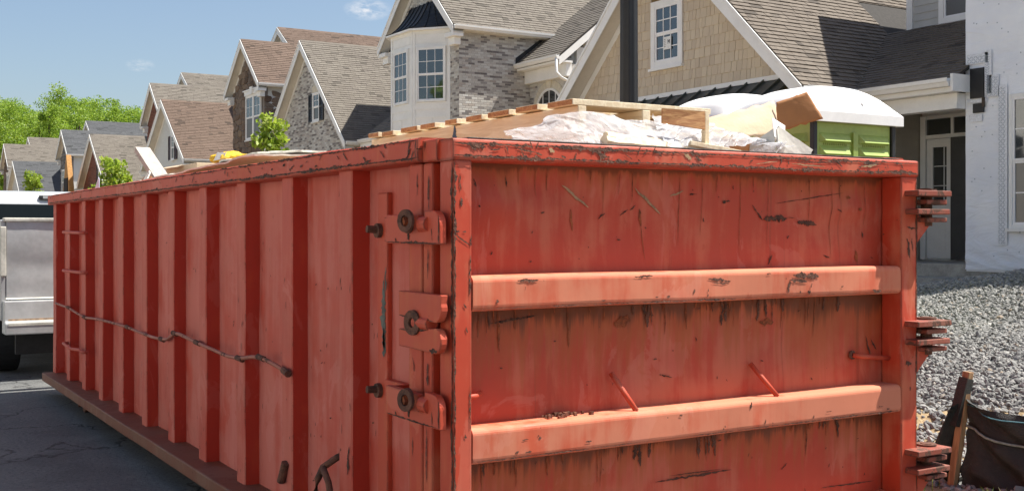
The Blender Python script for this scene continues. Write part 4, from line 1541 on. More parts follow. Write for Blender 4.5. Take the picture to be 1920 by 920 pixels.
MB().prism([(-6.53, 0.715, 2.054), (-5.98, 0.715, 2.050), (-5.98, 0.66, 2.03), (-6.53, 0.66, 2.035)], (0, 0, 0.005)).build('box_flap', 'cardboard_pale', bx)
bx = empty('cardboard_box', (-6.0, 1.35, 1.75), 'open brown cardboard box holding the yellow bag', 'box')
for (a, b, c, d) in ((-6.72, -5.45, 1.16, 1.17), (-6.72, -5.45, 1.70, 1.71), (-6.72, -6.71, 1.171, 1.699), (-5.46, -5.45, 1.171, 1.699)):
    MB().box(a, b, c, d, 1.66, 2.115).build('box_side', 'cardboard_brown', bx)
MB().prism([(-6.71, 1.165, 2.117), (-6.71, 1.165, 2.03), (-6.84, 1.10, 2.02), (-6.84, 1.10, 2.105)], (0.004, -0.006, 0)).build('box_flap', 'drywall', bx)
yb = MB()
nu_, nv_ = 46, 16
for i in range(nu_ + 1):
    for j in range(nv_ + 1):
        a, b = i / nu_, 2 * math.pi * j / nv_
        q = Vector((a * 7, math.cos(b) * 0.8, math.sin(b) * 0.8 + 3))
        rr = (0.072 * (1 - 0.55 * sstep(0.05, 0.9, a))) * (1 + 0.45 * noise.noise(q) + 0.25 * ridged(q * 1.9)) * (0.25 + 0.75 * sstep(0, 0.06, a)) * (0.2 + 0.8 * sstep(1, 0.92, a))
        yb.v.append((-6.66 + 1.28 * a + 0.02 * noise.noise(q * 2), 1.22 + rr * 1.5 * math.cos(b) + 0.04 * math.sin(a * 9), 2.155 - 0.06 * a + 0.75 * rr * math.sin(b)))
for i in range(nu_):
    for j in range(nv_):
        k = i * (nv_ + 1) + j
        yb.f.append([k, k + 1, k + nv_ + 2, k + nv_ + 1])
tag(yb.build('yellow_bag', 'yellow_plastic', fix=False), 'rolled yellow plastic bag lying on the brown box', 'bag')
slab([(-6.50, 1.125, 2.125), (-6.18, 1.115, 2.120), (-6.16, 1.14, 2.185), (-6.46, 1.15, 2.200)], 0.004, 'white_wrapper', 'sticker_white', 'white wrapper tucked against the yellow bag', 'wrapper', 5, 0.012, 4)
slab([(-6.35, 0.34, 1.82), (-5.72, 0.34, 1.85), (-5.72, 0.40, 1.935), (-5.95, 0.42, 1.955)], 0.008, 'cardboard_scrap', 'cardboard_brown', 'orange-brown cardboard scrap left of the leaning plank', 'cardboard')
slab([(-5.72, 0.30, 1.85), (-5.52, 0.30, 1.87), (-5.60, 0.36, 1.965), (-5.72, 0.38, 1.98)], 0.008, 'drywall_scrap', 'drywall', 'small white scrap at the foot of the leaning plank', 'drywall', 4, 0.012, 8)
slab([(-7.55, 0.30, 1.85), (-6.75, 0.30, 1.855), (-6.85, 0.62, 1.90), (-7.42, 0.62, 1.945)], 0.01, 'board_scrap', 'cardboard_pale', 'pale flat board scrap at the far left corner of the dumpster', 'board')
slab([(-7.28, 0.26, 1.83), (-7.02, 0.26, 1.835), (-7.06, 0.27, 1.96), (-7.09, 0.27, 1.985)], 0.004, 'film_scrap', 'lilac_plastic', 'small lilac plastic shred standing at the far left corner', 'plastic')
slab([(-6.65, 0.28, 1.84), (-6.40, 0.25, 1.842), (-6.30, 0.5, 1.90), (-6.6, 0.5, 1.88)], 0.012, 'wood_scrap', 'board_orange', 'small brown wood scrap beside the pale flat board', 'wood')
for i, (a, b, l) in enumerate((((-6.9, 0.7, 1.80), (-6.2, 0.62, 1.92), 'grey stick poking out behind the brown scrap'), ((-6.6, 0.55, 1.80), (-6.0, 0.5, 1.90), 'thin stick lying before the leaning plank'))):
    tag(MB().bar(a, b, 0.03, 0.03).build('stick', 'board_white'), l, 'stick')


# ------------------------------------------------------------------ houses
def obox(mb, o, U, V, N, u0, u1, v0, v1, n0, n1):
    c = []
    for n in (n0, n1):
        for (u, v) in ((u0, v0), (u1, v0), (u1, v1), (u0, v1)):
            c.append(o + U * u + V * v + N * n)
    mb.hexa(c)
    return mb


FX, FZ = Vector((1, 0, 0)), Vector((0, 0, 1))
SY = Vector((0, 1, 0))


def window(h, o, U, V, w, ht, cols=3, rows=2, trim=0.09, double=True, fine=True, sill=True, split=0.5, head=False, lower='window_screen', lower_grid=True, tr='trim_white'):
    """sash window; o is the lower left corner of the outer trim on the wall plane. part: window > pane, glazing bars"""
    o, U, V = Vector(o), Vector(U), Vector(V)
    N = U.cross(V)
    m = MB()
    T = trim
    obox(m, o, U, V, N, 0, T, 0, ht, -0.02, 0.045)
    obox(m, o, U, V, N, w - T, w, 0, ht, -0.02, 0.045)
    obox(m, o, U, V, N, T, w - T, ht - T, ht, -0.02, 0.043)
    obox(m, o, U, V, N, T, w - T, 0, T, -0.02, 0.043)
    wo_ = m.build('window', tr, h)
    if sill:
        obox(MB(), o, U, V, N, -0.03, w + 0.03, -0.05, -0.002, -0.01, 0.085).build('sill', tr, wo_)
    if head:
        obox(MB(), o, U, V, N, -0.05, w + 0.05, ht + 0.002, ht + 0.16, -0.01, 0.06).build('header', tr, wo_)
        obox(MB(), o, U, V, N, -0.10, w + 0.10, ht + 0.162, ht + 0.20, -0.01, 0.11).build('header_cap', tr, wo_)
    iw, ih = w - 2 * T, ht - 2 * T
    sash = [(T, T + ih * split, lower, lower_grid, 0.010)] + [(T + ih * split, ht - T, 'window_glass', True, 0.020)] if double else [(T, ht - T, 'window_glass', True, 0.015)]
    for (v0, v1, gm_, gr, dn) in sash:
        f = MB()
        s = 0.035
        obox(f, o, U, V, N, T, T + s, v0, v1, -0.004, dn + 0.016)
        obox(f, o, U, V, N, w - T - s, w - T, v0, v1, -0.004, dn + 0.016)
        obox(f, o, U, V, N, T + s, w - T - s, v0, v0 + s, -0.004, dn + 0.015)
        obox(f, o, U, V, N, T + s, w - T - s, v1 - s, v1, -0.004, dn + 0.015)
        a0, a1, b0, b1 = T + s, w - T - s, v0 + s, v1 - s
        nc, nr = (cols, rows) if gr else (1, 1)
        g = 0.018
        for c in range(1, nc):
            x = a0 + (a1 - a0) * c / nc
            obox(f, o, U, V, N, x - g / 2, x + g / 2, b0, b1, dn - 0.007, dn + 0.007)
        for r in range(1, nr):
            y = b0 + (b1 - b0) * r / nr
            obox(f, o, U, V, N, a0, a1, y - g / 2, y + g / 2, dn - 0.007, dn + 0.006)
        f.build('glazing_bars', 'window_vinyl', wo_)
        if fine:
            for c in range(nc):
                for r in range(nr):
                    x0, x1 = a0 + (a1 - a0) * c / nc + 0.002, a0 + (a1 - a0) * (c + 1) / nc - 0.002
                    y0, y1 = b0 + (b1 - b0) * r / nr + 0.002, b0 + (b1 - b0) * (r + 1) / nr - 0.002
                    obox(MB(), o, U, V, N, x0, x1, y0, y1, dn - 0.006, dn - 0.001).build('pane', gm_, wo_)
        else:
            obox(MB(), o, U, V, N, a0, a1, b0, b1, dn - 0.006, dn - 0.001).build('pane', gm_, wo_)
    # dark room behind the glass
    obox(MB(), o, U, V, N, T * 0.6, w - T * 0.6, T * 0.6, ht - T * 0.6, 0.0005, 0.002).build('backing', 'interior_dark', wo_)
    return wo_


def shutter(h, o, U, V, w, ht, mat):
    o, U, V = Vector(o), Vector(U), Vector(V)
    N = U.cross(V)
    m = MB()
    for (a, b, c, d) in ((0, 0.05, 0, ht), (w - 0.05, w, 0, ht), (0.05, w - 0.05, 0, 0.06), (0.05, w - 0.05, ht - 0.06, ht), (0.05, w - 0.05, ht * .5 - .03, ht * .5 + .03)):
        obox(m, o, U, V, N, a, b, c, d, 0.0, 0.045)
    s = m.build('shutter', mat, h)
    k = MB()
    n = int(ht / 0.07)
    for i in range(n):
        v = 0.06 + (ht - 0.12) * i / n
        k.hexa([o + U * 0.05 + V * v + N * 0.03, o + U * (w - 0.05) + V * v + N * 0.03, o + U * (w - 0.05) + V * v + N * 0.02, o + U * 0.05 + V * v + N * 0.02,
                o + U * 0.05 + V * (v + 0.06) + N * 0.012, o + U * (w - 0.05) + V * (v + 0.06) + N * 0.012, o + U * (w - 0.05) + V * (v + 0.06) + N * 0.002, o + U * 0.05 + V * (v + 0.06) + N * 0.002])
    k.build('louvres', mat, s)
    return s


def gutter(h, a, b, out, parent=None):
    """white eave gutter from a to b; out = horizontal direction away from the wall"""
    a, b, out = Vector(a), Vector(b), Vector(out)
    prof = [(0, 0), (0, -0.125), (0.075, -0.125), (0.10, -0.07), (0.115, -0.055), (0.12, 0.0), (0.105, 0.0), (0.10, -0.04), (0.02, -0.04), (0.02, 0.0)]
    m = MB()
    n = len(prof)
    for p in (a, b):
        for (x, z) in prof:
            m.v.append(tuple(p + out * x + Vector((0, 0, z))))
    for j in range(n):
        m.f.append([j, (j + 1) % n, n + (j + 1) % n, n + j])
    m.f.append(list(range(n))[::-1])
    m.f.append([n + j for j in range(n)])
    return m.build('gutter', 'trim_white', h)


def gable_block(h, xc, half, y0, y1, ze, pitch, base, wall, roofm, rov=0.35, eov=0.3, n_ind=0, rake=0.24, side='siding_grey', pw=0.30, shingle=True, wallname='front_wall', clip=None, frieze=0.14, ret=True, left=True, soff=True, ex=0.142):
    zr = ze + half * pitch
    th = 0.06
    cth = 1 / math.sqrt(1 + pitch * pitch)
    sl = Vector((-cth, 0, pitch * cth))
    r = MB()
    for s in (-1, 1):
        e = (xc + s * half, ze)
        r.prism([(xc, y0, zr), (xc, y0, zr - th / cth), (e[0], y0, ze - th / cth), (e[0], y0, ze)], (0, y1 - y0, 0))
    roof = r.build('roof', 'roof_deck', h)
    slen = half / cth
    poly = clip or [(0, 0), (y1 - y0, 0), (y1 - y0, slen), (0, slen)]
    if shingle:
        tiles(roof, 'shingle', roofm, (xc + half, y0, ze), (0, 1, 0), sl, poly, pw, ex, 0.006, gap=0.006, vgap=-0.012, tilt=0.016, wvar=0.45, jit=0.006, n_ind=n_ind, rng=random.Random(int(abs(xc) * 10)))
        # ridge caps
        rc = MB()
        yy = y0
        while yy < y1 - 0.3:
            rc.prism([(xc - 0.14, yy, zr - 0.14 * pitch + 0.012), (xc, yy, zr + 0.014), (xc + 0.14, yy, zr - 0.14 * pitch + 0.012), (xc, yy, zr + 0.034)], (0, 0.21, 0.004))
            yy += 0.205
        rc.build('ridge_caps', roofm, roof)['kind'] = 'stuff'
    for s in (-1, 1):
        sx = xc + s * half
        MB().prism([(xc, y0 - 0.022, zr - 0.012), (xc, y0 - 0.022, zr - 0.012 - rake * 1.2), (sx, y0 - 0.022, ze - 0.012 - rake), (sx, y0 - 0.022, ze - 0.012)], (0, 0.02, 0)).build('rake_board', 'trim_white', h)
        MB().prism([(xc, y0 - 0.040, zr + 0.004), (xc, y0 - 0.040, zr - 0.06), (sx, y0 - 0.040, ze - 0.06), (sx, y0 - 0.040, ze + 0.004)], (0, 0.016, 0)).build('rake_mould', 'trim_white', h)
        so = 0.21
        if soff:
            MB().prism([(xc, y0 - 0.001, zr - so), (xc, y0 - 0.001, zr - so - 0.02), (sx, y0 - 0.001, ze - so - 0.02), (sx, y0 - 0.001, ze - so)], (0, rov - 0.002, 0)).build('soffit', 'soffit', h)
    wl, wr = xc - half + eov, xc + half - eov
    yw = y0 + rov
    ztop = zr - 0.235
    zs = ze + eov * pitch - 0.235
    MB().prism([(wl, yw, base), (wr, yw, base), (wr, yw, zs), (xc, yw, ztop), (wl, yw, zs)], (0, 0.16, 0)).build(wallname, wall, h)
    if frieze:
        for s in (-1, 1):
            sx = wr if s > 0 else wl
            MB().prism([(xc, yw - 0.02, ztop), (xc, yw - 0.02, ztop - frieze * 1.35), (sx, yw - 0.02, zs - frieze * 1.35), (sx, yw - 0.02, zs)], (0, 0.0195, 0)).build('frieze_board', 'trim_white', h)
    MB().box(wr - 0.14, wr, yw + 0.162, y1, base, zs).build('side_wall', side, h)
    if left:
        MB().box(wl, wl + 0.14, yw + 0.162, y1, base, zs).build('side_wall', side, h)
    # right eave
    gutter(h, (xc + half - 0.01, y0 + 0.02, ze + 0.0), (xc + half - 0.01, y1, ze + 0.0), (1, 0, 0))
    MB().box(wr + 0.001, xc + half - 0.012, y0 + (0.37 if ret else 0.001), y1, ze - 0.15, ze - 0.125).build('eave_soffit', 'soffit', h)
    if ret:
        for s in (-1, 1):
            a, b = (wr - 0.25, xc + half - 0.012) if s > 0 else (xc - half + 0.012, wl + 0.25)
            MB().box(a, b, y0 + 0.003, y0 + rov - 0.003, ze - 0.33, ze - 0.20).build('eave_return', 'trim_white', h, 0.008)
            MB().box(a + (0 if s > 0 else 0.14), b - (0.14 if s > 0 else 0), y0 + 0.12, y0 + rov - 0.022, ze - 0.55, ze - 0.332).build('return_frieze', 'trim_white', h, 0.004)
    return dict(wl=wl, wr=wr, yw=yw, zs=zs, ztop=ztop, zr=zr, roof=roof, slen=slen, sl=sl)


def gable_poly(b, z0, inset=0.0, xc=0.0):
    """front wall outline above z0 in (x - wl, z - z0)"""
    wl, wr = b['wl'], b['wr']
    return [(0, 0), (wr - wl, 0), (wr - wl, b['zs'] - z0 - inset), ((wr - wl) / 2, b['ztop'] - z0 - inset * 1.35), (0, b['zs'] - z0 - inset)]


# ---- house 1: unfinished house with tan shake gable and white house wrap
h1 = empty('unfinished_house', (-9, 16, 0.6), 'unfinished house with tan shake gable, dark porch roof and white house wrap', 'house')
P1 = 0.95
# the tan slope is cut by the porch valley
sl1 = math.sqrt(1 + P1 * P1)


def on_slope1(x, y):
    return (y - 11.4, (-9.4 - x) * sl1)


clip1 = [(0, 0), on_slope1(-9.4, 12.62), on_slope1(-10.83, 15.07), on_slope1(-11.6, 15.12), on_slope1(-11.6, 20), on_slope1(-13.1, 20), (0, 3.7 * sl1)]
b1 = gable_block(h1, -13.1, 3.7, 11.4, 20, 3.81, P1, 0.6, 'shake_gap', 'shingle_tan', n_ind=240, rake=0.27, side='siding_beige', pw=0.20, ex=0.118, wallname='gable_wall', clip=clip1, ret=False, rov=0.36)
gw = [c for c in h1.children if c.name.startswith('gable_wall')][0]
Z0 = 4.115
poly = gable_poly(b1, Z0, 0.20)
cut = [(0, 0), (b1['wr'] - b1['wl'], 0), ((b1['wr'] - b1['wl']) / 2, b1['ztop'] - Z0 - 0.27)]
k = (Z0 - b1['zs'] + 0.19) / P1
poly = [(k, 0), (b1['wr'] - b1['wl'] - k, 0), ((b1['wr'] - b1['wl']) / 2, b1['ztop'] - Z0 - 0.19)]
tiles(gw, 'shake', 'shake_tan', (b1['wl'], b1['yw'], Z0), FX, FZ, poly, 0.135, 0.178, 0.008, gap=0.007, vgap=-0.004, tilt=0.014, wvar=0.42, jit=0.005, n_ind=290,
      holes=[(-13.64 - b1['wl'], -12.69 - b1['wl'], 4.66 - Z0, 5.90 - Z0)])
MB().box(b1['wl'] + k - 0.1, b1['wr'] - k + 0.1, b1['yw'] - 0.035, b1['yw'] - 0.001, 4.03, Z0 - 0.004).build('band_board', 'trim_white', h1)
w = window(h1, (-13.625, b1['yw'], 4.60), FX, FZ, 0.92, 1.27, 3, 2, 0.115, lower='window_glass')
st = MB().box(-13.265, -13.03, b1['yw'] - 0.0315, b1['yw'] - 0.030, 4.92, 5.16).build('sticker', 'sticker_white', w)
lm = MB()
for (x0, z0, x1, z1) in ((-13.12, 5.02, -13.12, 5.10), (-13.12, 5.10, -13.095, 5.05), (-13.095, 5.05, -13.07, 5.10), (-13.07, 5.10, -13.07, 5.02)):
    lm.bar((x0, b1['yw'] - 0.0325, z0), (x1, b1['yw'] - 0.0325, z1), 0.014, 0.002, (0, 1, 0))
for i in range(5):
    lm.box(-13.235, -13.19, b1['yw'] - 0.0335, b1['yw'] - 0.0320, 4.97 + i * 0.035, 4.98 + i * 0.035)
lm.build('sticker_print', 'shutter_black', st)
# pent roof with standing seams
PT = [(-16.25, 11.74, 4.025), (-9.95, 11.74, 4.025), (-9.95, 11.02, 3.50), (-16.25, 11.02, 3.50)]
MB().prism(PT, (0, 0.02, -0.03)).build('pent_roof', 'metal_roof', h1)
pr = [c for c in h1.children if c.name.startswith('pent_roof')][0]
sx = -16.2
while sx < -9.9:
    MB().bar((sx, 11.735, 4.045), (sx, 11.015, 3.52), 0.022, 0.045, (0, 0, 1)).build('seam', 'metal_roof', pr)
    sx += 0.40
MB().box(-16.3, -9.9, 11.0, 11.10, 3.33, 3.46).build('pent_fascia', 'trim_white', h1)
MB().box(-16.3, -9.9, 11.1, 11.76, 3.33, 3.36).build('pent_soffit', 'soffit', h1)
# siding on the garage side wall (faces the porch)
sw = [c for c in h1.children if c.name.startswith('side_wall')][0]
tiles(sw, 'siding_board', 'siding_beige', (b1['wr'], 11.95, 0.95), SY, FZ, [(0, 0), (2.75, 0), (2.75, 2.72), (0, 2.72)], 2.9, 0.155, 0.004, gap=0, vgap=-0.004, tilt=0.012, n_ind=30)
MB().box(b1['wr'] + 0.001, b1['wr'] + 0.035, 11.77, 11.95, 0.9, 3.68).build('corner_board', 'trim_white', h1)
# porch roof
PS = 0.55
cps = 1 / math.sqrt(1 + PS * PS)
VP = Vector((0, cps, PS * cps))
pts = [(-9.40, 12.6), (-7.52, 12.6), (-7.52, 12.97), (-7.62, 12.97), (-7.62, 15.07), (-10.83, 15.07)]
MB().prism([(x, y, 3.80 + (y - 12.6) * PS) for (x, y) in pts], (0, 0, -0.05)).build('porch_roof', 'roof_deck', h1)
pr = [c for c in h1.children if c.name.startswith('porch_roof')][0]
tiles(pr, 'shingle', 'shingle_tan', (-10.83, 12.6, 3.803), FX, VP, [(x + 10.83, (y - 12.6) / cps) for (x, y) in pts], 0.20, 0.118, 0.006, gap=0.006, vgap=-0.012, tilt=0.016, wvar=0.45, jit=0.006, n_ind=60)
gutter(h1, (-9.36, 12.61, 3.80), (-7.56, 12.61, 3.80), (0, -1, 0))
MB().box(-9.38, -7.55, 12.62, 12.80, 3.60, 3.735).build('porch_fascia', 'trim_white', h1)
MB().box(-7.548, -7.50, 12.56, 12.97, 3.60, 3.86).build('fascia_return', 'trim_white', h1)
MB().box(-9.66, -7.605, 12.80, 13.02, 3.36, 3.598).build('porch_beam', 'trim_white', h1, 0.004)
MB().box(-9.66, -7.605, 12.785, 12.80, 3.36, 3.44).build('beam_trim', 'trim_white', h1)
MB().box(-9.66, -7.605, 13.02, 14.6, 3.56, 3.595).build('porch_ceiling', 'soffit', h1)
# recessed entry
MB().box(-9.69, -7.60, 14.62, 14.75, 0.95, 3.56).build('entry_wall', 'housewrap', h1)
MB().box(-9.66, -9.555, 14.53, 14.618, 1.02, 3.50).build('door_jamb', 'door_white', h1)
MB().box(-9.555, -8.0, 14.54, 14.618, 3.10, 3.165).build('door_head', 'door_white', h1)
MB().box(-9.555, -8.0, 14.54, 14.618, 3.44, 3.50).build('door_head', 'door_white', h1)
tr = MB().box(-9.553, -9.05, 14.575, 14.60, 3.168, 3.437).build('transom_pane', 'window_glass', h1)
MB().box(-9.0, -8.2, 14.575, 14.60, 3.168, 3.437).build('transom_pane', 'window_glass', h1)
MB().box(-9.05, -9.0, 14.55, 14.605, 3.166, 3.439).build('transom_bar', 'door_white', h1)
d = MB()
for (a, b, c, e) in ((-9.54, -9.42, 1.04, 3.09), (-9.14, -9.02, 1.04, 3.09), (-9.42, -9.14, 1.04, 1.95), (-9.42, -9.14, 2.96, 3.09)):
    d.box(a, b, 14.56, 14.605, c, e)
dl = d.build('door_leaf', 'door_white', h1)
for i in range(3):
    MB().box(-9.415, -9.145, 14.58, 14.59, 1.955 + i * 0.336, 1.955 + i * 0.336 + 0.322).build('pane', 'window_glass', dl)
    MB().box(-9.42, -9.14, 14.566, 14.60, 1.945 + (i + 1) * 0.336, 1.958 + (i + 1) * 0.336).build('glazing_bar', 'door_white', dl)
MB().box(-9.205, -9.19, 14.566, 14.60, 1.955, 2.955).build('glazing_bar', 'door_white', dl)
MB().box(-9.40, -9.16, 14.553, 14.56, 1.15, 1.85).build('raised_panel', 'door_white', dl, 0.006)
MB().box(-9.015, -8.985, 14.5, 14.618, 1.02, 3.098).build('door_edge', 'interior_dark', h1)
MB().box(-8.985, -8.945, 14.54, 14.60, 1.02, 3.098).build('door_edge', 'door_white', h1)
dd = MB().box(-8.945, -8.30, 14.42, 14.46, 1.03, 3.09).build('door_leaf', 'door_dark', h1)
MB().box(-8.86, -8.40, 14.412, 14.42, 2.1, 2.95).build('raised_panel', 'door_dark', dd, 0.008)
MB().box(-8.86, -8.40, 14.412, 14.42, 1.15, 1.95).build('raised_panel', 'door_dark', dd, 0.008)
for zz in (1.2, 2.05, 2.9):
    MB().box(-9.02, -8.945, 14.52, 14.54, zz - 0.05, zz + 0.05).build('door_hinge', 'lamp_black', dd)
MB().box(-9.70, -7.602, 13.05, 14.62, 0.55, 1.005).build('stoop', 'concrete', h1, 0.01)
MB().box(-9.70, -7.70, 12.65, 13.045, 0.5, 0.80).build('step', 'concrete', h1, 0.01)
# upper block with grey siding
MB().box(-10.36, -7.45, 15.1, 15.25, 4.6, 7.95).build('upper_wall', 'siding_grey', h1)
uw = [c for c in h1.children if c.name.startswith('upper_wall')][0]
MB().box(-10.36, -10.2, 15.252, 22, 4.6, 7.95).build('upper_side_wall', 'siding_grey', h1)
tiles(uw, 'siding_board', 'siding_grey', (-10.26, 15.1, 5.17), FX, FZ, [(0, 0), (0.58, 0), (0.58, 2.7), (0, 2.7)], 0.7, 0.135, 0.004, gap=0, vgap=-0.004, tilt=0.012, n_ind=10)
MB().box(-10.385, -10.26, 15.06, 15.098, 5.0, 7.9).build('corner_board', 'trim_white', h1)
MB().box(-10.26, -9.70, 15.07, 15.098, 5.09, 5.165).build('base_trim', 'trim_white', h1)
window(h1, (-9.69, 15.1, 5.16), FX, FZ, 1.15, 1.5, 2, 2, 0.10)
ur = MB()
for s in (-1, 1):
    ur.prism([(-5.5, 14.85, 10.50), (-5.5, 14.85, 10.42), (-5.5 + s * 4.98, 14.85, 7.93), (-5.5 + s * 4.98, 14.85, 8.01)], (0, 8, 0))
ur.build('upper_roof', 'shingle_tan', h1)
MB().prism([(-10.3, 15.1, 7.952), (-0.9, 15.1, 7.952), (-5.5, 15.1, 10.35)], (0, 0.15, 0)).build('upper_gable', 'siding_grey', h1)
# house-wrapped block
TX0, TX1, TY = -7.60, -1.0, 13.0
HOLE = (-6.84, -5.90, 1.55, 3.50)


def wrap_y(x, z):
    lo = 1 - sstep(0.95, 1.7, z)
    d = 0.006 * noise.noise(Vector((x * 1.7, z * 2.2, 3))) + 0.004 * noise.noise(Vector((x * 5, z * 6, 8)))
    d += lo * 0.016 * ridged(Vector((x * 2.2 + z * 1.5, z * 5.5, 4))) + 0.004 * ridged(Vector((x * 1.2, z * 3.4 + x, 11)))
    return TY - 0.006 - abs(d)


wm = MB()
xs = lin(TX0, -5.4, 90) + lin(-5.2, TX1, 12)
zs_ = lin(0.93, 5.2, 160) + lin(5.4, 7.9, 10)
grid(lambda x, z: (x, wrap_y(x, z), z), xs, zs_, wm)
n = len(zs_)
keep = []
for f in wm.f:
    c = [sum(wm.v[i][k] for i in f) / 4 for k in (0, 2)]
    if not (HOLE[0] < c[0] < HOLE[1] and HOLE[2] < c[1] < HOLE[3]):
        keep.append(f)
wm.f = keep
hw = wm.build('house_wrap', 'housewrap', h1, smooth=True, fix=False)
bw = MB()
bw.box(TX0 + 0.006, HOLE[0], TY, TY + 0.16, 0.9, 7.90)
bw.box(HOLE[1], TX1, TY, TY + 0.16, 0.9, 7.90)
bw.box(HOLE[0], HOLE[1], TY, TY + 0.16, 0.9, HOLE[2])
bw.box(HOLE[0], HOLE[1], TY, TY + 0.16, HOLE[3], 7.90)
bw.build('wrapped_wall', 'housewrap', h1)
MB().box(TX0 + 0.003, TX0 + 0.15, TY + 0.162, 22, 0.9, 7.90).build('wrapped_wall', 'housewrap', h1)
MB().box(TX0 + 0.02, TX1, TY + 0.02, 22, 0.2, 0.898).build('foundation', 'foundation', h1)
window(h1, (HOLE[0], TY - 0.008, HOLE[2]), FX, FZ, 0.94, 1.95, 1, 2, 0.05, sill=True)
MB().box(-7.50, -7.265, 12.955, 12.975, 3.50, 3.95).build('felt_patch', 'tape_black', h1)
MB().box(-7.45, -7.265, 12.955, 12.975, 3.28, 3.42).build('felt_patch', 'tape_black', h1)
MB().box(-7.29, -7.25, 12.945, 12.972, 3.36, 3.50).build('vent_block', 'bark', h1)
tp = MB()
for (a, b, c, e) in ((-7.03, -6.88, 1.30, 3.66), (-7.56, -7.20, 4.02, 4.17), (-7.255, -7.14, 3.55, 4.20), (-7.55, -7.22, 3.435, 3.485), (-7.53, -7.30, 3.15, 3.26), (-7.22, -7.02, 3.50, 3.82)):
    tp.box(a, b, 12.968, 12.972, c, e)
ta = tp.build('flashing_tape', 'wrap_tape', h1)
pt = MB()
for (a, b, c, e) in ((-7.02, -6.89, 1.32, 3.64), (-7.55, -7.21, 4.03, 4.16), (-7.245, -7.15, 3.57, 4.18), (-7.21, -7.03, 3.51, 3.81)):
    z = c
    k = 0
    while z < e - 0.04:
        x = a
        while x < b - 0.035:
            s = 1 if k % 2 else -1
            pt.bar((x + (0 if s > 0 else 0.028), 12.9665, z), (x + (0.028 if s > 0 else 0), 12.9665, z + 0.026), 0.010, 0.002, (0, 1, 0))
            x += 0.036
            k += 1
        z += 0.036
pt.build('tape_print', 'wrap_print', ta)['kind'] = 'stuff'
st = MB()
rng = random.Random(12)
for i in range(70):
    x, z = rng.uniform(-7.5, -5.9), rng.uniform(1.1, 5.4)
    st.tube([(x, wrap_y(x, z) + 0.002, z), (x, wrap_y(x, z) - 0.004, z)], 0.011, 6)
st.build('staples', 'wrap_print', hw)['kind'] = 'stuff'

# ---- house 2: grey brick, bay window, brick garage gable
h2 = empty('brick_house', (-32, 18, 0.6), 'grey brick house with white bay window, black bay roof and shuttered garage gable', 'house')
b2 = gable_block(h2, -28.33, 2.63, 14.0, 30, 7.58, 0.95, 0.6, 'mortar', 'shingle_grey', n_ind=130, side='mortar', rake=0.28, pw=0.22, ex=0.13)
fw = [c for c in h2.children if c.name.startswith('front_wall')][0]
sw = [c for c in h2.children if c.name.startswith('side_wall')][0]
tiles(fw, 'brick', 'brick_grey', (b2['wl'], b2['yw'], 3.4), FX, FZ, gable_poly(b2, 3.4, 0.17), 0.213, 0.0685, 0.009, gap=0.011, jit=0.003, n_ind=70, holes=[(0.65, 4.1, 0, 4.3)])
tiles(sw, 'brick', 'brick_grey', (b2['wr'], b2['yw'], 3.4), SY, FZ, [(0, 0), (8, 0), (8, b2['zs'] - 3.4 - 0.02), (0, b2['zs'] - 3.4 - 0.02)], 0.213, 0.0685, 0.009, gap=0.011, jit=0.003, n_ind=160)
# bay
BP = [Vector((-30.02, 14.35, 0)), Vector((-29.02, 13.58, 0)), Vector((-27.52, 13.58, 0)), Vector((-26.52, 14.35, 0))]
bz0, bz1 = 3.2, 7.62
bay = MB().prism([(p.x, p.y, bz0) for p in BP], (0, 0, bz1 - bz0)).build('bay', 'trim_white', h2)
for (p, q, big) in ((BP[1], BP[2], True), (BP[2], BP[3], True), (BP[0], BP[1], False)):
    U = (q - p).normalized()
    wd = (q - p).length
    N = U.cross(FZ)
    o = p + N * 0.001
    m = MB()
    for (u0, u1, z0, z1) in ((0.0, 0.10, bz0, bz1), (wd - 0.10, wd, bz0, bz1)):
        obox(m, o, U, FZ, N, u0 + 0.001, u1 - 0.001, z0, z1 - 0.004, 0, 0.02)
    for (z0, z1) in ((5.20, 5.42), (4.95, 5.02), (7.10, 7.18), (7.50, 7.615)):
        obox(m, o, U, FZ, N, 0.101, wd - 0.101, z0, z1, 0, 0.018)
    obox(m, o, U, FZ, N, 0.16, wd - 0.16, 7.22, 7.45, 0, 0.012)
    obox(m, o, U, FZ, N, wd * .5 - 0.02, wd * .5 + 0.02, bz0, 4.948, 0, 0.016)
    m.build('bay_panelling', 'trim_white', bay)
    ww = 1.0 if wd > 1.3 else 0.98
    if big:
        window(h2, o + U * ((wd - ww) / 2) + Vector((0, 0, 5.43)) + N * 0.022, U, FZ, ww, 1.66, 3, 2, 0.05, sill=False, lower='window_glass')
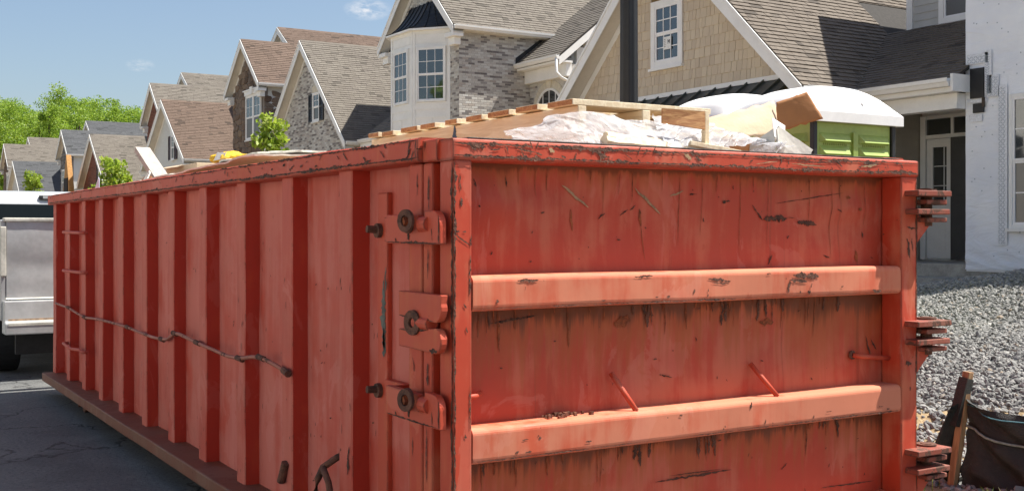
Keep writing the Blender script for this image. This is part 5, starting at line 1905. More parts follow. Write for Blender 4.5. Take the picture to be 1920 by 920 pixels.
# bay roof: concave standing-seam hood
eave = [BP[0] + Vector((-0.18, 0.0, 0)), BP[1] + Vector((-0.08, -0.16, 0)), BP[2] + Vector((0.08, -0.16, 0)), BP[3] + Vector((0.20, 0.0, 0))]
top = [Vector((-29.25, 14.30, 0)), Vector((-28.85, 14.22, 0)), Vector((-27.70, 14.22, 0)), Vector((-27.30, 14.30, 0))]
br = MB()
NS = 8
rows = []
for i in range(NS + 1):
    t = i / NS
    zz = 7.66 + 0.92 * (t ** 1.7)
    rows.append([eave[j].lerp(top[j], t) + Vector((0, 0, zz)) for j in range(4)])
for i in range(NS):
    for j in range(3):
        br.poly([rows[i][j], rows[i][j + 1], rows[i + 1][j + 1], rows[i + 1][j]])
br.poly([rows[0][j] for j in range(4)][::-1])
bro = br.build('bay_roof', 'metal_roof_black', h2)
for j, ks in ((1, (0, 0.25, 0.5, 0.75, 1)), (2, (0.33, 0.66)), (0, (0.5,))):
    for k in ks:
        sm = MB()
        sm.tube([rows[i][j].lerp(rows[i][j + 1], k) + Vector((0, -0.008, 0.012)) for i in range(NS + 1)], 0.014, 5)
        sm.build('seam', 'metal_roof_black', bro)
MB().prism([(p.x, p.y, 7.60) for p in eave], (0, 0, 0.055)).build('bay_cornice', 'trim_white', h2)
# stair wing with arched window, set back on the right
WY, WX1 = 16.34, -23.62
wsl = 0.80
wc = 1 / math.sqrt(1 + wsl * wsl)
MB().prism([(-25.99, WY, 6.60), (WX1, WY, 6.60), (WX1, 22, 6.60 + (22 - WY) * wsl), (-25.99, 22, 6.60 + (22 - WY) * wsl)], (0, 0, -0.06)).build('wing_roof', 'roof_deck', h2)
wr_ = [c for c in h2.children if c.name.startswith('wing_roof')][0]
tiles(wr_, 'shingle', 'shingle_grey', (-25.99, WY, 6.603), FX, (0, wc, wsl * wc), [(0, 0), (2.37, 0), (2.37, 7), (0, 7)], 0.3, 0.142, 0.006, gap=0.006, vgap=-0.012, tilt=0.016, wvar=0.45, jit=0.006, n_ind=50)
gutter(h2, (-25.98, WY + 0.01, 6.60), (WX1, WY + 0.01, 6.60), (0, -1, 0))
MB().box(-25.98, WX1 - 0.02, WY + 0.02, WY + 0.48, 6.40, 6.46).build('wing_soffit', 'trim_white', h2)
MB().box(-25.98, WX1 - 0.08, WY + 0.30, WY + 0.49, 6.02, 6.395).build('wing_frieze', 'trim_white', h2, 0.006)
ww = MB().box(-25.98, WX1 - 0.15, WY + 0.5, WY + 0.7, 0.6, 6.39).build('wing_wall', 'mortar', h2)
tiles(ww, 'brick', 'brick_grey', (-25.98, WY + 0.5, 4.3), FX, FZ, [(0, 0), (2.2, 0), (2.2, 1.72), (0, 1.72)], 0.213, 0.0685, 0.009, gap=0.011, jit=0.003, n_ind=40, holes=[(0.42, 1.86, 0.4, 1.72)])
MB().box(WX1 - 0.29, WX1 - 0.152, WY + 0.72, 22, 0.6, 6.9).build('wing_wall', 'siding_white', h2)
MB().prism([(WX1 - 0.03, WY, 6.535), (WX1 - 0.03, 21.9, 6.535 + 5.56 * wsl), (WX1 - 0.03, 21.9, 6.30 + 5.56 * wsl), (WX1 - 0.03, WY, 6.30)], (0.03, 0, 0)).build('wing_rake', 'trim_white', h2)
MB().tube([(WX1 - 0.06, WY - 0.06, 6.50), (WX1 - 0.06, WY - 0.06, 6.1), (WX1 - 0.05, WY + 0.1, 5.95), (WX1 + 0.10, WY + 0.5, 5.75)], 0.045, 8).build('downspout', 'trim_white', h2, smooth=True)
# arch of bricks on edge and the arched window
ac, az_, ar = -24.86, 5.06, 0.74
am = MB()
for i in range(17):
    a0 = R(14 + i * 9)
    a1 = R(14 + i * 9 + 8.3)
    am.prism([(ac + r * math.cos(a), WY + 0.478, az_ + r * math.sin(a)) for (r, a) in ((ar, a0), (ar + 0.22, a0), (ar + 0.22, a1), (ar, a1))], (0, 0.03, 0))
    if i == 8:
        key_ = MB().prism([(ac - 0.10, WY + 0.44, az_ + ar - 0.01), (ac + 0.10, WY + 0.44, az_ + ar - 0.01), (ac + 0.14, WY + 0.44, az_ + ar + 0.27), (ac - 0.14, WY + 0.44, az_ + ar + 0.27)], (0, 0.035, 0))
am.build('brick_arch', 'cream_stone', h2)
key_.build('keystone', 'cream_stone', h2)
aw = MB()
for i in range(16):
    a0, a1 = math.pi * i / 16, math.pi * (i + 1) / 16
    aw.prism([(ac + r * math.cos(a), WY + 0.45, az_ + r * math.sin(a)) for (r, a) in ((ar - 0.07, a0), (ar, a0), (ar, a1), (ar - 0.07, a1))], (0, 0.045, 0))
awo = aw.build('arched_window', 'trim_white', h2)
MB().prism([(ac + (ar - 0.071) * math.cos(math.pi * i / 16), WY + 0.475, az_ + (ar - 0.071) * math.sin(math.pi * i / 16)) for i in range(17)], (0, 0.01, 0)).build('pane', 'window_glass', awo)
ab = MB()
for xx in (-0.34, 0.0, 0.34):
    hgt = math.sqrt((ar - 0.07) ** 2 - xx * xx)
    ab.box(ac + xx - 0.012, ac + xx + 0.012, WY + 0.458, WY + 0.474, az_, az_ + hgt)
ab.box(ac - 0.62, ac + 0.62, WY + 0.459, WY + 0.473, az_ + 0.27, az_ + 0.294)
ab.build('glazing_bars', 'window_vinyl', awo)
# dark flashing where the wing roof meets the brick wall
MB().prism([(-25.99, WY - 0.02, 6.62), (-25.99, WY + 1.0, 6.62 + 1.02 * wsl), (-25.99, WY + 1.0, 6.72 + 1.02 * wsl), (-25.99, WY - 0.02, 6.80)], (0.012, 0, 0)).build('step_flashing', 'metal_roof_black', h2)
gable_block(h2, -32.6, 2.0, 16.9, 28, 9.5, 0.6, 0.6, 'brick_grey', 'shingle_grey', side='siding_grey', shingle=False, ret=False, wallname='rear_block', frieze=0)
# garage gable
b3 = gable_block(h2, -38.1, 4.4, 14.0, 26, 4.70, 0.95, 0.6, 'mortar', 'shingle_grey', n_ind=90, pw=0.24, ex=0.13, side='mortar', rake=0.28, wallname='garage_gable', ret=False)
gg = [c for c in h2.children if c.name.startswith('garage_gable')][0]
tiles(gg, 'brick', 'brick_grey', (b3['wl'], b3['yw'], 3.6), FX, FZ, gable_poly(b3, 3.6, 0.17), 0.225, 0.078, 0.009, gap=0.012, jit=0.003, n_ind=30, holes=[(-37.98 - b3['wl'], -36.48 - b3['wl'], 5.66 - 3.6, 6.78 - 3.6), (-37.62 - b3['wl'], -36.84 - b3['wl'], 6.7 - 3.6, 7.12 - 3.6)])
window(h2, (-37.58, b3['yw'] - 0.009, 5.70), FX, FZ, 0.70, 1.10, 2, 2, 0.06, lower_grid=False)
for xx in (-37.98, -36.88):
    shutter(h2, (xx, b3['yw'] - 0.01, 5.70), FX, FZ, 0.40, 1.08, 'shutter_black')
MB().prism([(-37.60, b3['yw'] - 0.04, 6.81), (-36.86, b3['yw'] - 0.04, 6.81), (-36.82, b3['yw'] - 0.04, 7.04), (-37.12, b3['yw'] - 0.04, 7.08), (-37.13, b3['yw'] - 0.04, 7.16), (-37.33, b3['yw'] - 0.04, 7.16), (-37.34, b3['yw'] - 0.04, 7.08), (-37.64, b3['yw'] - 0.04, 7.04)], (0, 0.03, 0)).build('window_head', 'cream_stone', h2)


def link_roof(h, x0, x1, y0, ze, slope, depth, mat, base=0.6, wall='siding_white'):
    c = 1 / math.sqrt(1 + slope * slope)
    r = MB().prism([(x0, y0, ze), (x1, y0, ze), (x1, y0 + depth, ze + depth * slope), (x0, y0 + depth, ze + depth * slope)], (0, 0, -0.06)).build('link_roof', 'roof_deck', h)
    tiles(r, 'shingle', mat, (x0, y0, ze + 0.003), FX, (0, c, slope * c), [(0, 0), (x1 - x0, 0), (x1 - x0, depth / c), (0, depth / c)], 0.3, 0.142, 0.006, gap=0.006, vgap=-0.012, tilt=0.016, wvar=0.45, jit=0.006)
    gutter(h, (x0, y0 + 0.01, ze), (x1, y0 + 0.01, ze), (0, -1, 0))
    MB().box(x0, x1, y0 + 0.02, y0 + 0.5, ze - 0.30, ze - 0.13).build('link_cornice', 'trim_white', h)
    MB().box(x0, x1, y0 + 0.5, y0 + 0.65, base, ze - 0.05).build('link_wall', wall, h)


link_roof(h2, -33.55, -30.70, 14.5, 4.75, 0.75, 3.2, 'shingle_grey', wall='mortar')
MB().prism([(-30.68, 14.5, 4.55), (-30.68, 14.5, 4.70), (-30.68, 16.4, 6.13), (-30.68, 16.4, 5.98)], (0.03, 0, 0)).build('link_rake', 'trim_white', h2)


def stones(parent, name, mat, o, U, V, poly, w, hgt, seed, holes=(), n_ind=0):
    """irregular fieldstones: jittered cells with clipped corners, each its own polygon block"""
    rg = random.Random(seed)
    o, U, V = Vector(o), Vector(U), Vector(V)
    N = U.cross(V)
    us = [p[0] for p in poly]
    vs = [p[1] for p in poly]
    nc, nr = int((max(us) - min(us)) / w) + 1, int((max(vs) - min(vs)) / hgt) + 1
    P = {}
    for i in range(nc + 1):
        for j in range(nr + 1):
            P[i, j] = (min(us) + i * w + rg.uniform(-.3, .3) * w + (0.4 * w if j % 2 else 0) - 0.2 * w, min(vs) + j * hgt + rg.uniform(-.3, .3) * hgt)

    def inside(p):
        c = False
        for i in range(len(poly)):
            a, b = poly[i - 1], poly[i]
            if (a[1] > p[1]) != (b[1] > p[1]) and p[0] < (b[0] - a[0]) * (p[1] - a[1]) / (b[1] - a[1]) + a[0]:
                c = not c
        return c
    cand = []
    for i in range(nc):
        for j in range(nr):
            q = [P[i, j], P[i + 1, j], P[i + 1, j + 1], P[i, j + 1]]
            c = (sum(p[0] for p in q) / 4, sum(p[1] for p in q) / 4)
            if not inside(c) or any(h_[0] < c[0] < h_[1] and h_[2] < c[1] < h_[3] for h_ in holes):
                continue
            pts = []
            for k_ in range(4):
                a, b = q[k_], q[(k_ + 1) % 4]
                for t in (rg.uniform(0.14, 0.26), rg.uniform(0.74, 0.86)):
                    p = (a[0] + (b[0] - a[0]) * t, a[1] + (b[1] - a[1]) * t)
                    pts.append((c[0] + (p[0] - c[0]) * 0.94, c[1] + (p[1] - c[1]) * 0.94))
            pts = [(min(max(p[0], min(us)), max(us)), p[1]) for p in pts]
            d = rg.uniform(0.02, 0.055)
            m = MB()
            k2 = len(pts)
            base = [o + U * p[0] + V * p[1] for p in pts]
            mid = [b_ + N * d * 0.6 for b_ in base]
            cc = o + U * c[0] + V * c[1]
            topp = [cc + (b_ - cc) * 0.86 + N * d for b_ in base]
            m.v = [tuple(p) for p in base + mid + topp]
            for r_ in (0, k2):
                for a in range(k2):
                    b = (a + 1) % k2
                    m.f.append([r_ + a, r_ + b, r_ + k2 + b, r_ + k2 + a])
            m.f.append([2 * k2 + a for a in range(k2)])
            cand.append((seen(cc) or 9e9, m))
    cand.sort(key=lambda t: t[0])
    rest = MB()
    for i, (f, m) in enumerate(cand):
        if i < n_ind and f < 9e8:
            m.build(name, mat, parent, fix=False)
        else:
            rest.mesh(m.v, m.f)
    if rest.f:
        rest.build(name + '_field', mat, parent, fix=False)['kind'] = 'stuff'


# ---- house 3: brown stone block with white garage gable
h3 = empty('stone_house', (-50, 18, 0.6), 'house with brown fieldstone front, brown roof and white shuttered garage gable', 'house')
b4 = gable_block(h3, -45.3, 2.4, 14.0, 20, 7.80, 0.90, 0.6, 'mortar_dark', 'shingle_brown', side='siding_white', rake=0.28, n_ind=0)
fw = [c for c in h3.children if c.name.startswith('front_wall')][0]
stones(fw, 'stone', 'stone_brown', (b4['wl'], b4['yw'], 3.4), FX, FZ, gable_poly(b4, 3.4, 0.2), 0.42, 0.26, 5, holes=[(-45.5 - b4['wl'], -43.35 - b4['wl'], 2.05, 4.45)], n_ind=170)
sw3 = [c for c in h3.children if c.name.startswith('side_wall')][0]
tiles(sw3, 'siding_board', 'siding_white', (b4['wr'], b4['yw'] + 1.5, 4.5), SY, FZ, [(0, 0), (4, 0), (4, 3.1), (0, 3.1)], 4.1, 0.13, 0.004, gap=0, vgap=-0.003, tilt=0.012, n_ind=25)
stones(sw3, 'stone', 'stone_brown', (b4['wr'], b4['yw'], 3.4), SY, FZ, [(0, 0), (1.5, 0), (1.5, 4.0), (0, 4.0)], 0.42, 0.26, 8, n_ind=60)
for xx in (-45.42, -44.43):
    window(h3, (xx, b4['yw'] - 0.05, 5.52), FX, FZ, 0.99, 1.95, 2, 2, 0.07, lower_grid=False)
MB().box(-45.5, -43.36, b4['yw'] - 0.13, b4['yw'] - 0.01, 7.475, 7.66).build('window_head', 'trim_white', h3, 0.01)
MB().box(-45.6, -43.26, b4['yw'] - 0.17, b4['yw'] - 0.01, 7.662, 7.72).build('window_cap', 'trim_white', h3)
MB().prism([(-44.56, b4['yw'] - 0.19, 7.48), (-44.30, b4['yw'] - 0.19, 7.48), (-44.24, b4['yw'] - 0.19, 7.80), (-44.62, b4['yw'] - 0.19, 7.80)], (0, 0.06, 0)).build('keystone', 'trim_white', h3)
MB().tube([(-42.86, 15.3, 7.7), (-43.0, 15.42, 7.45), (-43.14, 15.44, 7.2), (-43.14, 15.44, 2.0)], 0.05, 8).build('downspout', 'trim_white', h3)
gable_block(h3, -51.7, 6.2, 18.0, 38, 7.70, 0.67, 0.6, 'siding_white', 'shingle_brown', side='siding_white', rake=0.28, left=False, ret=False, wallname='main_wall')
b5 = gable_block(h3, -53.0, 4.1, 12.5, 21, 4.86, 0.76, 0.6, 'siding_white', 'shingle_brown', side='siding_white', rake=0.28, wallname='garage_gable', ret=False)
gg = [c for c in h3.children if c.name.startswith('garage_gable')][0]
tiles(gg, 'siding_board', 'siding_white', (b5['wl'], b5['yw'], 3.8), FX, FZ, gable_poly(b5, 3.8, 0.17), 9.0, 0.115, 0.004, gap=0, vgap=-0.003, tilt=0.012, n_ind=0)
window(h3, (-52.30, b5['yw'] - 0.025, 4.98), FX, FZ, 0.62, 1.20, 2, 2, 0.05, lower_grid=False, fine=False)
for xx in (-52.76, -51.66):
    shutter(h3, (xx, b5['yw'] - 0.025, 4.98), FX, FZ, 0.42, 1.18, 'shutter_wine')
MB().prism([(-52.4, b5['yw'] - 0.05, 6.20), (-51.6, b5['yw'] - 0.05, 6.20), (-51.55, b5['yw'] - 0.05, 6.40), (-51.9, b5['yw'] - 0.05, 6.48), (-52.1, b5['yw'] - 0.05, 6.48), (-52.45, b5['yw'] - 0.05, 6.40)], (0, 0.03, 0)).build('window_head', 'trim_white', h3)
link_roof(h3, -48.9, -47.55, 14.8, 5.3, 0.75, 3.0, 'shingle_brown')
MB().prism([(-47.53, 14.8, 5.05), (-47.53, 14.8, 5.25), (-47.53, 16.6, 6.60), (-47.53, 16.6, 6.40)], (0.03, 0, 0)).build('link_rake', 'trim_white', h3)

# ---- house 4: red brick, tan roof
h4 = empty('red_brick_house', (-66, 18, 0.6), 'red brick house with tan shingle roofs behind the white garage gable', 'house')
b6 = gable_block(h4, -61.3, 2.3, 14.0, 22, 7.75, 0.90, 0.6, 'mortar_dark', 'shingle_grey', side='siding_white', rake=0.28)
fw = [c for c in h4.children if c.name.startswith('front_wall')][0]
tiles(fw, 'brick', 'brick_red', (b6['wl'], b6['yw'], 4.5), FX, FZ, gable_poly(b6, 4.5, 0.17), 0.30, 0.09, 0.008, gap=0.012, jit=0.003)
window(h4, (-60.6, b6['yw'] - 0.012, 7.3), FX, FZ, 0.45, 1.1, 1, 2, 0.07, fine=False)
window(h4, (-61.9, b6['yw'] - 0.012, 4.9), FX, FZ, 1.2, 1.9, 2, 2, 0.07, fine=False, head=True)
for xx in (-62.4, -60.66):
    shutter(h4, (xx, b6['yw'] - 0.012, 4.9), FX, FZ, 0.46, 1.9, 'shutter_black')
gable_block(h4, -69.55, 6.2, 18.0, 36, 7.6, 0.66, 0.6, 'siding_white', 'shingle_grey', side='siding_white', rake=0.28, left=False, ret=False, wallname='main_wall')
b7 = gable_block(h4, -70.2, 4.0, 12.5, 22, 4.5, 0.76, 0.6, 'mortar_dark', 'shingle_grey', side='siding_white', rake=0.28, wallname='garage_gable', ret=False)
gg = [c for c in h4.children if c.name.startswith('garage_gable')][0]
tiles(gg, 'brick', 'brick_red', (b7['wl'], b7['yw'], 3.4), FX, FZ, gable_poly(b7, 3.4, 0.17), 0.30, 0.09, 0.008, gap=0.012, jit=0.003)
window(h4, (-69.1, b7['yw'] - 0.012, 4.5), FX, FZ, 0.75, 1.4, 2, 2, 0.06, lower_grid=False, fine=False)
for xx in (-69.65, -68.32):
    shutter(h4, (xx, b7['yw'] - 0.012, 4.5), FX, FZ, 0.5, 1.4, 'shutter_black')
link_roof(h4, -66.1, -63.6, 14.6, 5.1, 0.75, 3.0, 'shingle_grey')
# bare plywood porch gable on the far side of its garage
px0 = -73.9
MB().prism([(px0, 11.6, 3.2), (px0 + 2.0, 11.6, 3.2), (px0 + 2.0, 11.6, 4.3), (px0 + 1.0, 11.6, 6.4), (px0, 11.6, 4.3)], (0, 0.3, 0)).build('porch_gable', 'board_orange', h4)
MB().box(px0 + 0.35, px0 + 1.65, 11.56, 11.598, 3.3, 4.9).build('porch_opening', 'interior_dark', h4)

# ---- house 5: dark shingles, grey stone
h5 = empty('grey_house', (-96, 18, 0.6), 'far house with dark grey roofs and grey stone front', 'house')
b8 = gable_block(h5, -88.6, 2.5, 14.0, 24, 7.3, 0.80, 0.6, 'mortar_dark', 'shingle_dark', side='siding_white', rake=0.3, pw=0.45)
fw = [c for c in h5.children if c.name.startswith('front_wall')][0]
stones(fw, 'stone', 'stone_grey', (b8['wl'], b8['yw'], 3.4), FX, FZ, gable_poly(b8, 3.4, 0.2), 0.5, 0.3, 6)
for xx in (-89.9, -88.3):
    window(h5, (xx, b8['yw'] - 0.05, 4.3), FX, FZ, 1.2, 2.0, 2, 2, 0.1, fine=False)
    shutter(h5, (xx - 0.25, b8['yw'] - 0.05, 4.3), FX, FZ, 0.25, 2.0, 'shutter_black')
gable_block(h5, -100.0, 7.0, 18.0, 40, 6.8, 0.62, 0.6, 'siding_white', 'shingle_dark', side='siding_white', rake=0.3, left=False, ret=False, wallname='main_wall', pw=0.45)
gable_block(h5, -103.0, 4.3, 12.5, 24, 4.6, 0.70, 0.6, 'siding_white', 'shingle_dark', side='siding_white', rake=0.3, wallname='garage_gable', ret=False, pw=0.45)
link_roof(h5, -86.0, -80.5, 12.8, 3.6, 0.62, 5.5, 'shingle_grey')

# ---- house 6: farthest
h6 = empty('tan_roofed_house', (-126, 18, 0.6), 'farthest house at left edge with tan roof and stone front', 'house')
b9 = gable_block(h6, -120.2, 3.0, 14.0, 26, 7.9, 0.80, 0.6, 'mortar_dark', 'shingle_grey', side='siding_white', rake=0.3, pw=0.45)
fw = [c for c in h6.children if c.name.startswith('front_wall')][0]
stones(fw, 'stone', 'stone_brown', (b9['wl'], b9['yw'], 3.4), FX, FZ, gable_poly(b9, 3.4, 0.2), 0.55, 0.32, 7)
for xx in (-120.2, -119.2):
    window(h6, (xx, b9['yw'] - 0.05, 4.6), FX, FZ, 0.98, 2.6, 2, 2, 0.1, fine=False, head=True)
gable_block(h6, -132.0, 7.0, 18.0, 40, 7.3, 0.67, 0.6, 'siding_white', 'shingle_grey', side='siding_white', rake=0.3, left=False, ret=False, wallname='main_wall', pw=0.45)


# ------------------------------------------------------------------ street lamp
lamp = empty('street_lamp', (0, 0, 0), 'black street lamp post standing behind the dumpster', 'street lamp')
lq = Vector((-3.45, 3.40, 0))
lamp.location = (lq.x, lq.y, 0.1)
m = MB()
n = 40
for (z, r) in ((0.85, 0.082), (1.0, 0.078), (1.5, 0.0735), (2.5, 0.070), (3.5, 0.066), (4.1, 0.054)):
    for k in range(n):
        t = 2 * math.pi * k / n
        rr = r * (1 + 0.035 * math.cos(t * 10))
        m.v.append((lq.x + rr * math.cos(t), lq.y + rr * math.sin(t), z))
for i in range(5):
    for k in range(n):
        m.f.append([i * n + k, i * n + (k + 1) % n, (i + 1) * n + (k + 1) % n, (i + 1) * n + k])
m.build('pole', 'lamp_black', lamp, smooth=True, fix=False)
m = MB().tube([(lq.x, lq.y, z) for z in (0.06, 0.2, 0.22, 0.6, 0.72, 0.86)], [0.19, 0.19, 0.16, 0.13, 0.10, 0.085], 20)
m.build('base', 'lamp_black', lamp)
m = MB().tube([(lq.x, lq.y, z) for z in (4.1, 4.16, 4.2, 4.3)], [0.056, 0.10, 0.12, 0.13], 16)
m.build('collar', 'lamp_black', lamp)
MB().tube([(lq.x, lq.y, z) for z in (4.3, 4.5, 4.72)], [0.13, 0.19, 0.15], 16).build('globe', 'sticker_white', lamp, smooth=True)
MB().tube([(lq.x, lq.y, z) for z in (4.72, 4.78, 4.95)], [0.20, 0.16, 0.02], 16).build('cap', 'lamp_black', lamp)


# ------------------------------------------------------------------ portable toilets
def toilet(x1, y0, z0):
    """x1 = wall nearest the camera, y0 = front wall"""
    t = empty('portable_toilet', (x1 - 0.54, y0 + 0.54, z0), 'x', 'portable toilet', 'portable toilets on the lot')
    s, hh = 1.08, 2.14
    x0, y1 = x1 - s, y0 + s
    MB().box(x0 + 0.03, x1 - 0.03, y0 + 0.03, y1 - 0.03, z0 + 0.06, z0 + hh + 0.02).build('body', 'toilet_green', t)
    MB().box(x0 - 0.03, x1 + 0.03, y0 - 0.03, y1 + 0.03, z0, z0 + 0.12).build('skid', 'tape_black', t)
    for (a, b) in ((x0, y0), (x1 - 0.05, y0), (x1 - 0.05, y1 - 0.05), (x0, y1 - 0.05)):
        MB().box(a, a + 0.05, b, b + 0.05, z0 + 0.12, z0 + hh).build('corner_post', 'tape_black', t, 0.008)
    # louvred side panels
    for (o, U) in ((Vector((x1 - 0.03, y0 + 0.03, z0)), Vector((0, 1, 0))), (Vector((x0 + 0.03, y0 + 0.03, z0)), Vector((1, 0, 0)))):
        N = U.cross(FZ)
        pm_ = MB()
        obox(pm_, o, U, FZ, N, 0.02, s - 0.09, 0.13, hh - 0.02, 0.0, 0.008)
        obox(pm_, o, U, FZ, N, 0.48, 0.54, 0.2, hh - 0.1, 0.009, 0.030)
        pn = pm_.build('side_panel', 'toilet_green', t)
        for c in (0, 1):
            for r in range(3):
                u0 = 0.06 + c * 0.51
                u1 = u0 + 0.40
                v0 = hh - 0.20 - r * 0.115
                lv = MB()
                A = [o + U * u0 + FZ * v0 + N * 0.008, o + U * u1 + FZ * v0 + N * 0.008, o + U * (u1 - 0.04) + FZ * (v0 + 0.012) + N * 0.055, o + U * (u0 + 0.04) + FZ * (v0 + 0.012) + N * 0.055]
                B = [o + U * u0 + FZ * (v0 + 0.085) + N * 0.008, o + U * u1 + FZ * (v0 + 0.085) + N * 0.008, o + U * (u1 - 0.02) + FZ * (v0 + 0.08) + N * 0.012, o + U * (u0 + 0.02) + FZ * (v0 + 0.08) + N * 0.012]
                lv.hexa([A[0], A[1], A[2], A[3], B[0], B[1], B[2], B[3]])
                lo_ = lv.build('louvre', 'toilet_green', pn)
                hm = MB()
                for q in range(13):
                    uu = u0 + 0.05 + q * 0.024
                    obox(hm, o, U, FZ, N, uu, uu + 0.013, v0 - 0.024, v0 - 0.006, 0.0085, 0.0105)
                hm.build('vent_holes', 'toilet_mesh', lo_)['kind'] = 'stuff'
        fr = MB()
        for (a, b, c, d) in ((0.09, 0.92, 1.60, 1.68), (0.09, 0.15, 0.4, 1.60), (0.86, 0.92, 0.4, 1.60)):
            obox(fr, o, U, FZ, N, a, b, c, d, 0.009, 0.035)
        fr.build('panel_frame', 'toilet_green_pale', pn)
    # domed roof
    rm = MB()
    nn = 20
    rows_ = []
    for i in range(nn + 1):
        row = []
        for j in range(nn + 1):
            a, b = i / nn * 2 - 1, j / nn * 2 - 1
            hgt = 0.29 * (1 - abs(a) ** 3.6) ** 0.6 * (1 - abs(b) ** 2.8) ** 0.62
            row.append((x0 + s / 2 + a * (s / 2 + 0.045), y0 + s / 2 + b * (s / 2 + 0.05), z0 + hh + 0.07 + hgt))
        rows_.append(row)
    for i in range(nn):
        for j in range(nn):
            rm.poly([rows_[i][j], rows_[i + 1][j], rows_[i + 1][j + 1], rows_[i][j + 1]])
    me_bm = bmesh.new()
    me_ = rm.data('roof')
    me_bm.from_mesh(me_)
    bmesh.ops.remove_doubles(me_bm, verts=me_bm.verts, dist=0.0005)
    me_bm.to_mesh(me_)
    me_bm.free()
    for p in me_.polygons:
        p.use_smooth = True
    ro_ = link('roof', me_, 'toilet_roof', t)
    sk = MB()
    e = 0.05
    sk.box(x0 - e, x1 + e, y0 - e, y0 - e + 0.05, z0 + hh - 0.02, z0 + hh + 0.07)
    sk.box(x0 - e, x1 + e, y1 + e - 0.05, y1 + e, z0 + hh - 0.02, z0 + hh + 0.07)
    sk.box(x0 - e, x0 - e + 0.05, y0 - e + 0.05, y1 + e - 0.05, z0 + hh - 0.02, z0 + hh + 0.07)
    sk.box(x1 + e - 0.05, x1 + e, y0 - e + 0.05, y1 + e - 0.05, z0 + hh - 0.02, z0 + hh + 0.07)
    sk.build('roof_lip', 'toilet_roof', ro_)
    MB().box(x0 + 0.35, x0 + 0.75, y0 - 0.08, y0 - 0.045, z0 + hh + 0.0, z0 + hh + 0.09).build('roof_notch', 'toilet_roof', ro_)
    MB().ring((x1 + 0.0, y0 + 0.62, z0 + hh + 0.17), (1, 0, 0.6), 0.02, 0.008, 0.012).build('roof_eye', 'toilet_roof', ro_)
    return t


t1 = toilet(-3.72, 5.66, 0.36)
t1['label'] = 'green portable toilet with white domed roof, louvred side towards the camera'
t2 = copy_tree(t1)
t2.location = (t1.location.x - 1.20, t1.location.y + 0.10, t1.location.z + 0.06)
t2['label'] = 'portable toilet behind the cardboard, farther from camera, mostly its white roof showing'

# ------------------------------------------------------------------ pickup truck
tk = empty('white_truck', (-11.5, 0.72, 0), 'dented white work truck parked beyond the dumpster', 'truck')
TXR, TYL, TYR = -8.98, -0.30, 1.75


def tg(y, z):
    return TXR + 0.012 * noise.noise(Vector((y * 1.5, z * 2.0, 1))) - 0.016 * math.exp(-((y - 0.0) / 0.3) ** 2 - ((z - 1.15) / 0.12) ** 2) + 0.004 * noise.noise(Vector((y * 5, z * 5, 5)))


m = grid(lambda y, z: (tg(y, z), y, z), lin(TYL + 0.06, TYR - 0.06, 60), lin(0.83, 1.60, 30))
m.build('tailgate', 'truck_white', tk, smooth=True, fix=False)
MB().box(TXR - 0.09, TXR - 0.02, TYL + 0.05, TYR - 0.05, 0.83, 1.615).build('tailgate', 'truck_white', tk, 0.012)
MB().box(TXR - 0.10, TXR + 0.02, TYL + 0.03, TYR - 0.03, 1.60, 1.64).build('tailgate_cap', 'truck_dirty', tk, 0.01)
for (a, b) in ((TYL, TYL + 0.055), (TYR - 0.055, TYR)):
    MB().box(TXR - 2.3, TXR - 0.01, a, b, 0.60, 1.62).build('bed_side', 'truck_white', tk, 0.012)
MB().box(TXR - 2.28, TXR - 0.1, TYL + 0.06, TYR - 0.06, 0.74, 0.80).build('bed_floor', 'truck_dirty', tk)
bp = MB().prism([(TXR - 0.03, TYL + 0.02, 0.80), (TXR + 0.10, TYL + 0.02, 0.805), (TXR + 0.12, TYL + 0.02, 0.60), (TXR + 0.20, TYL + 0.02, 0.585), (TXR + 0.20, TYL + 0.02, 0.47), (TXR - 0.03, TYL + 0.02, 0.47)], (0, TYR - TYL - 0.04, 0)).build('bumper', 'truck_white', tk, 0.012)
MB().box(TXR + 0.1985, TXR + 0.2045, TYL + 0.05, TYR - 0.05, 0.56, 0.585).build('bumper_edge', 'truck_dirty', bp)
MB().box(TXR + 0.115, TXR + 0.1215, TYL + 0.06, TYL + 0.60, 0.605, 0.622).build('dirt_streak', 'tan_scuff', bp)
MB().prism([(TXR - 0.0, 0.50, 1.02), (TXR - 0.0, 0.82, 1.02), (TXR - 0.0, 0.82, 1.32)], (0.05, 0, 0)).build('bracket', 'truck_white', tk, 0.004)
MB().box(TXR + 0.0, TXR + 0.06, 0.80, 0.86, 0.98, 1.34).build('bracket_post', 'truck_white', tk, 0.004)
MB().box(TXR - 0.02, TXR + 0.015, TYL + 0.0, TYL + 0.055, 1.05, 1.55).build('tail_lamp', 'truck_dirty', tk, 0.006)
# cab
CX = TXR - 2.35
cabm = MB()
prof = [(CX, 0.7), (CX, 1.30), (CX - 0.10, 1.86), (CX - 0.22, 1.99), (CX - 0.9, 2.02), (CX - 1.4, 1.95), (CX - 2.0, 1.38), (CX - 3.2, 1.25), (CX - 3.4, 1.0), (CX - 3.4, 0.45), (CX, 0.45)]
cabm.prism([(x, TYL + 0.02, z) for (x, z) in prof], (0, TYR - TYL - 0.04, 0))
cb = cabm.build('cab', 'truck_white', tk, 0.05, 3)
MB().prism([(CX + 0.012, TYL + 0.12, 1.33), (CX + 0.012, TYR - 0.12, 1.33), (CX - 0.066, TYR - 0.20, 1.83), (CX - 0.066, TYL + 0.20, 1.83)], (0.01, 0, 0.001)).build('rear_window', 'truck_glass', cb)
MB().box(CX - 0.16, CX - 0.10, 0.45, 1.05, 1.895, 1.945).build('brake_light_housing', 'shutter_black', cb, 0.01)
MB().box(CX - 0.105, CX - 0.09, 0.49, 1.01, 1.905, 1.938).build('brake_light', 'truck_white', cb)
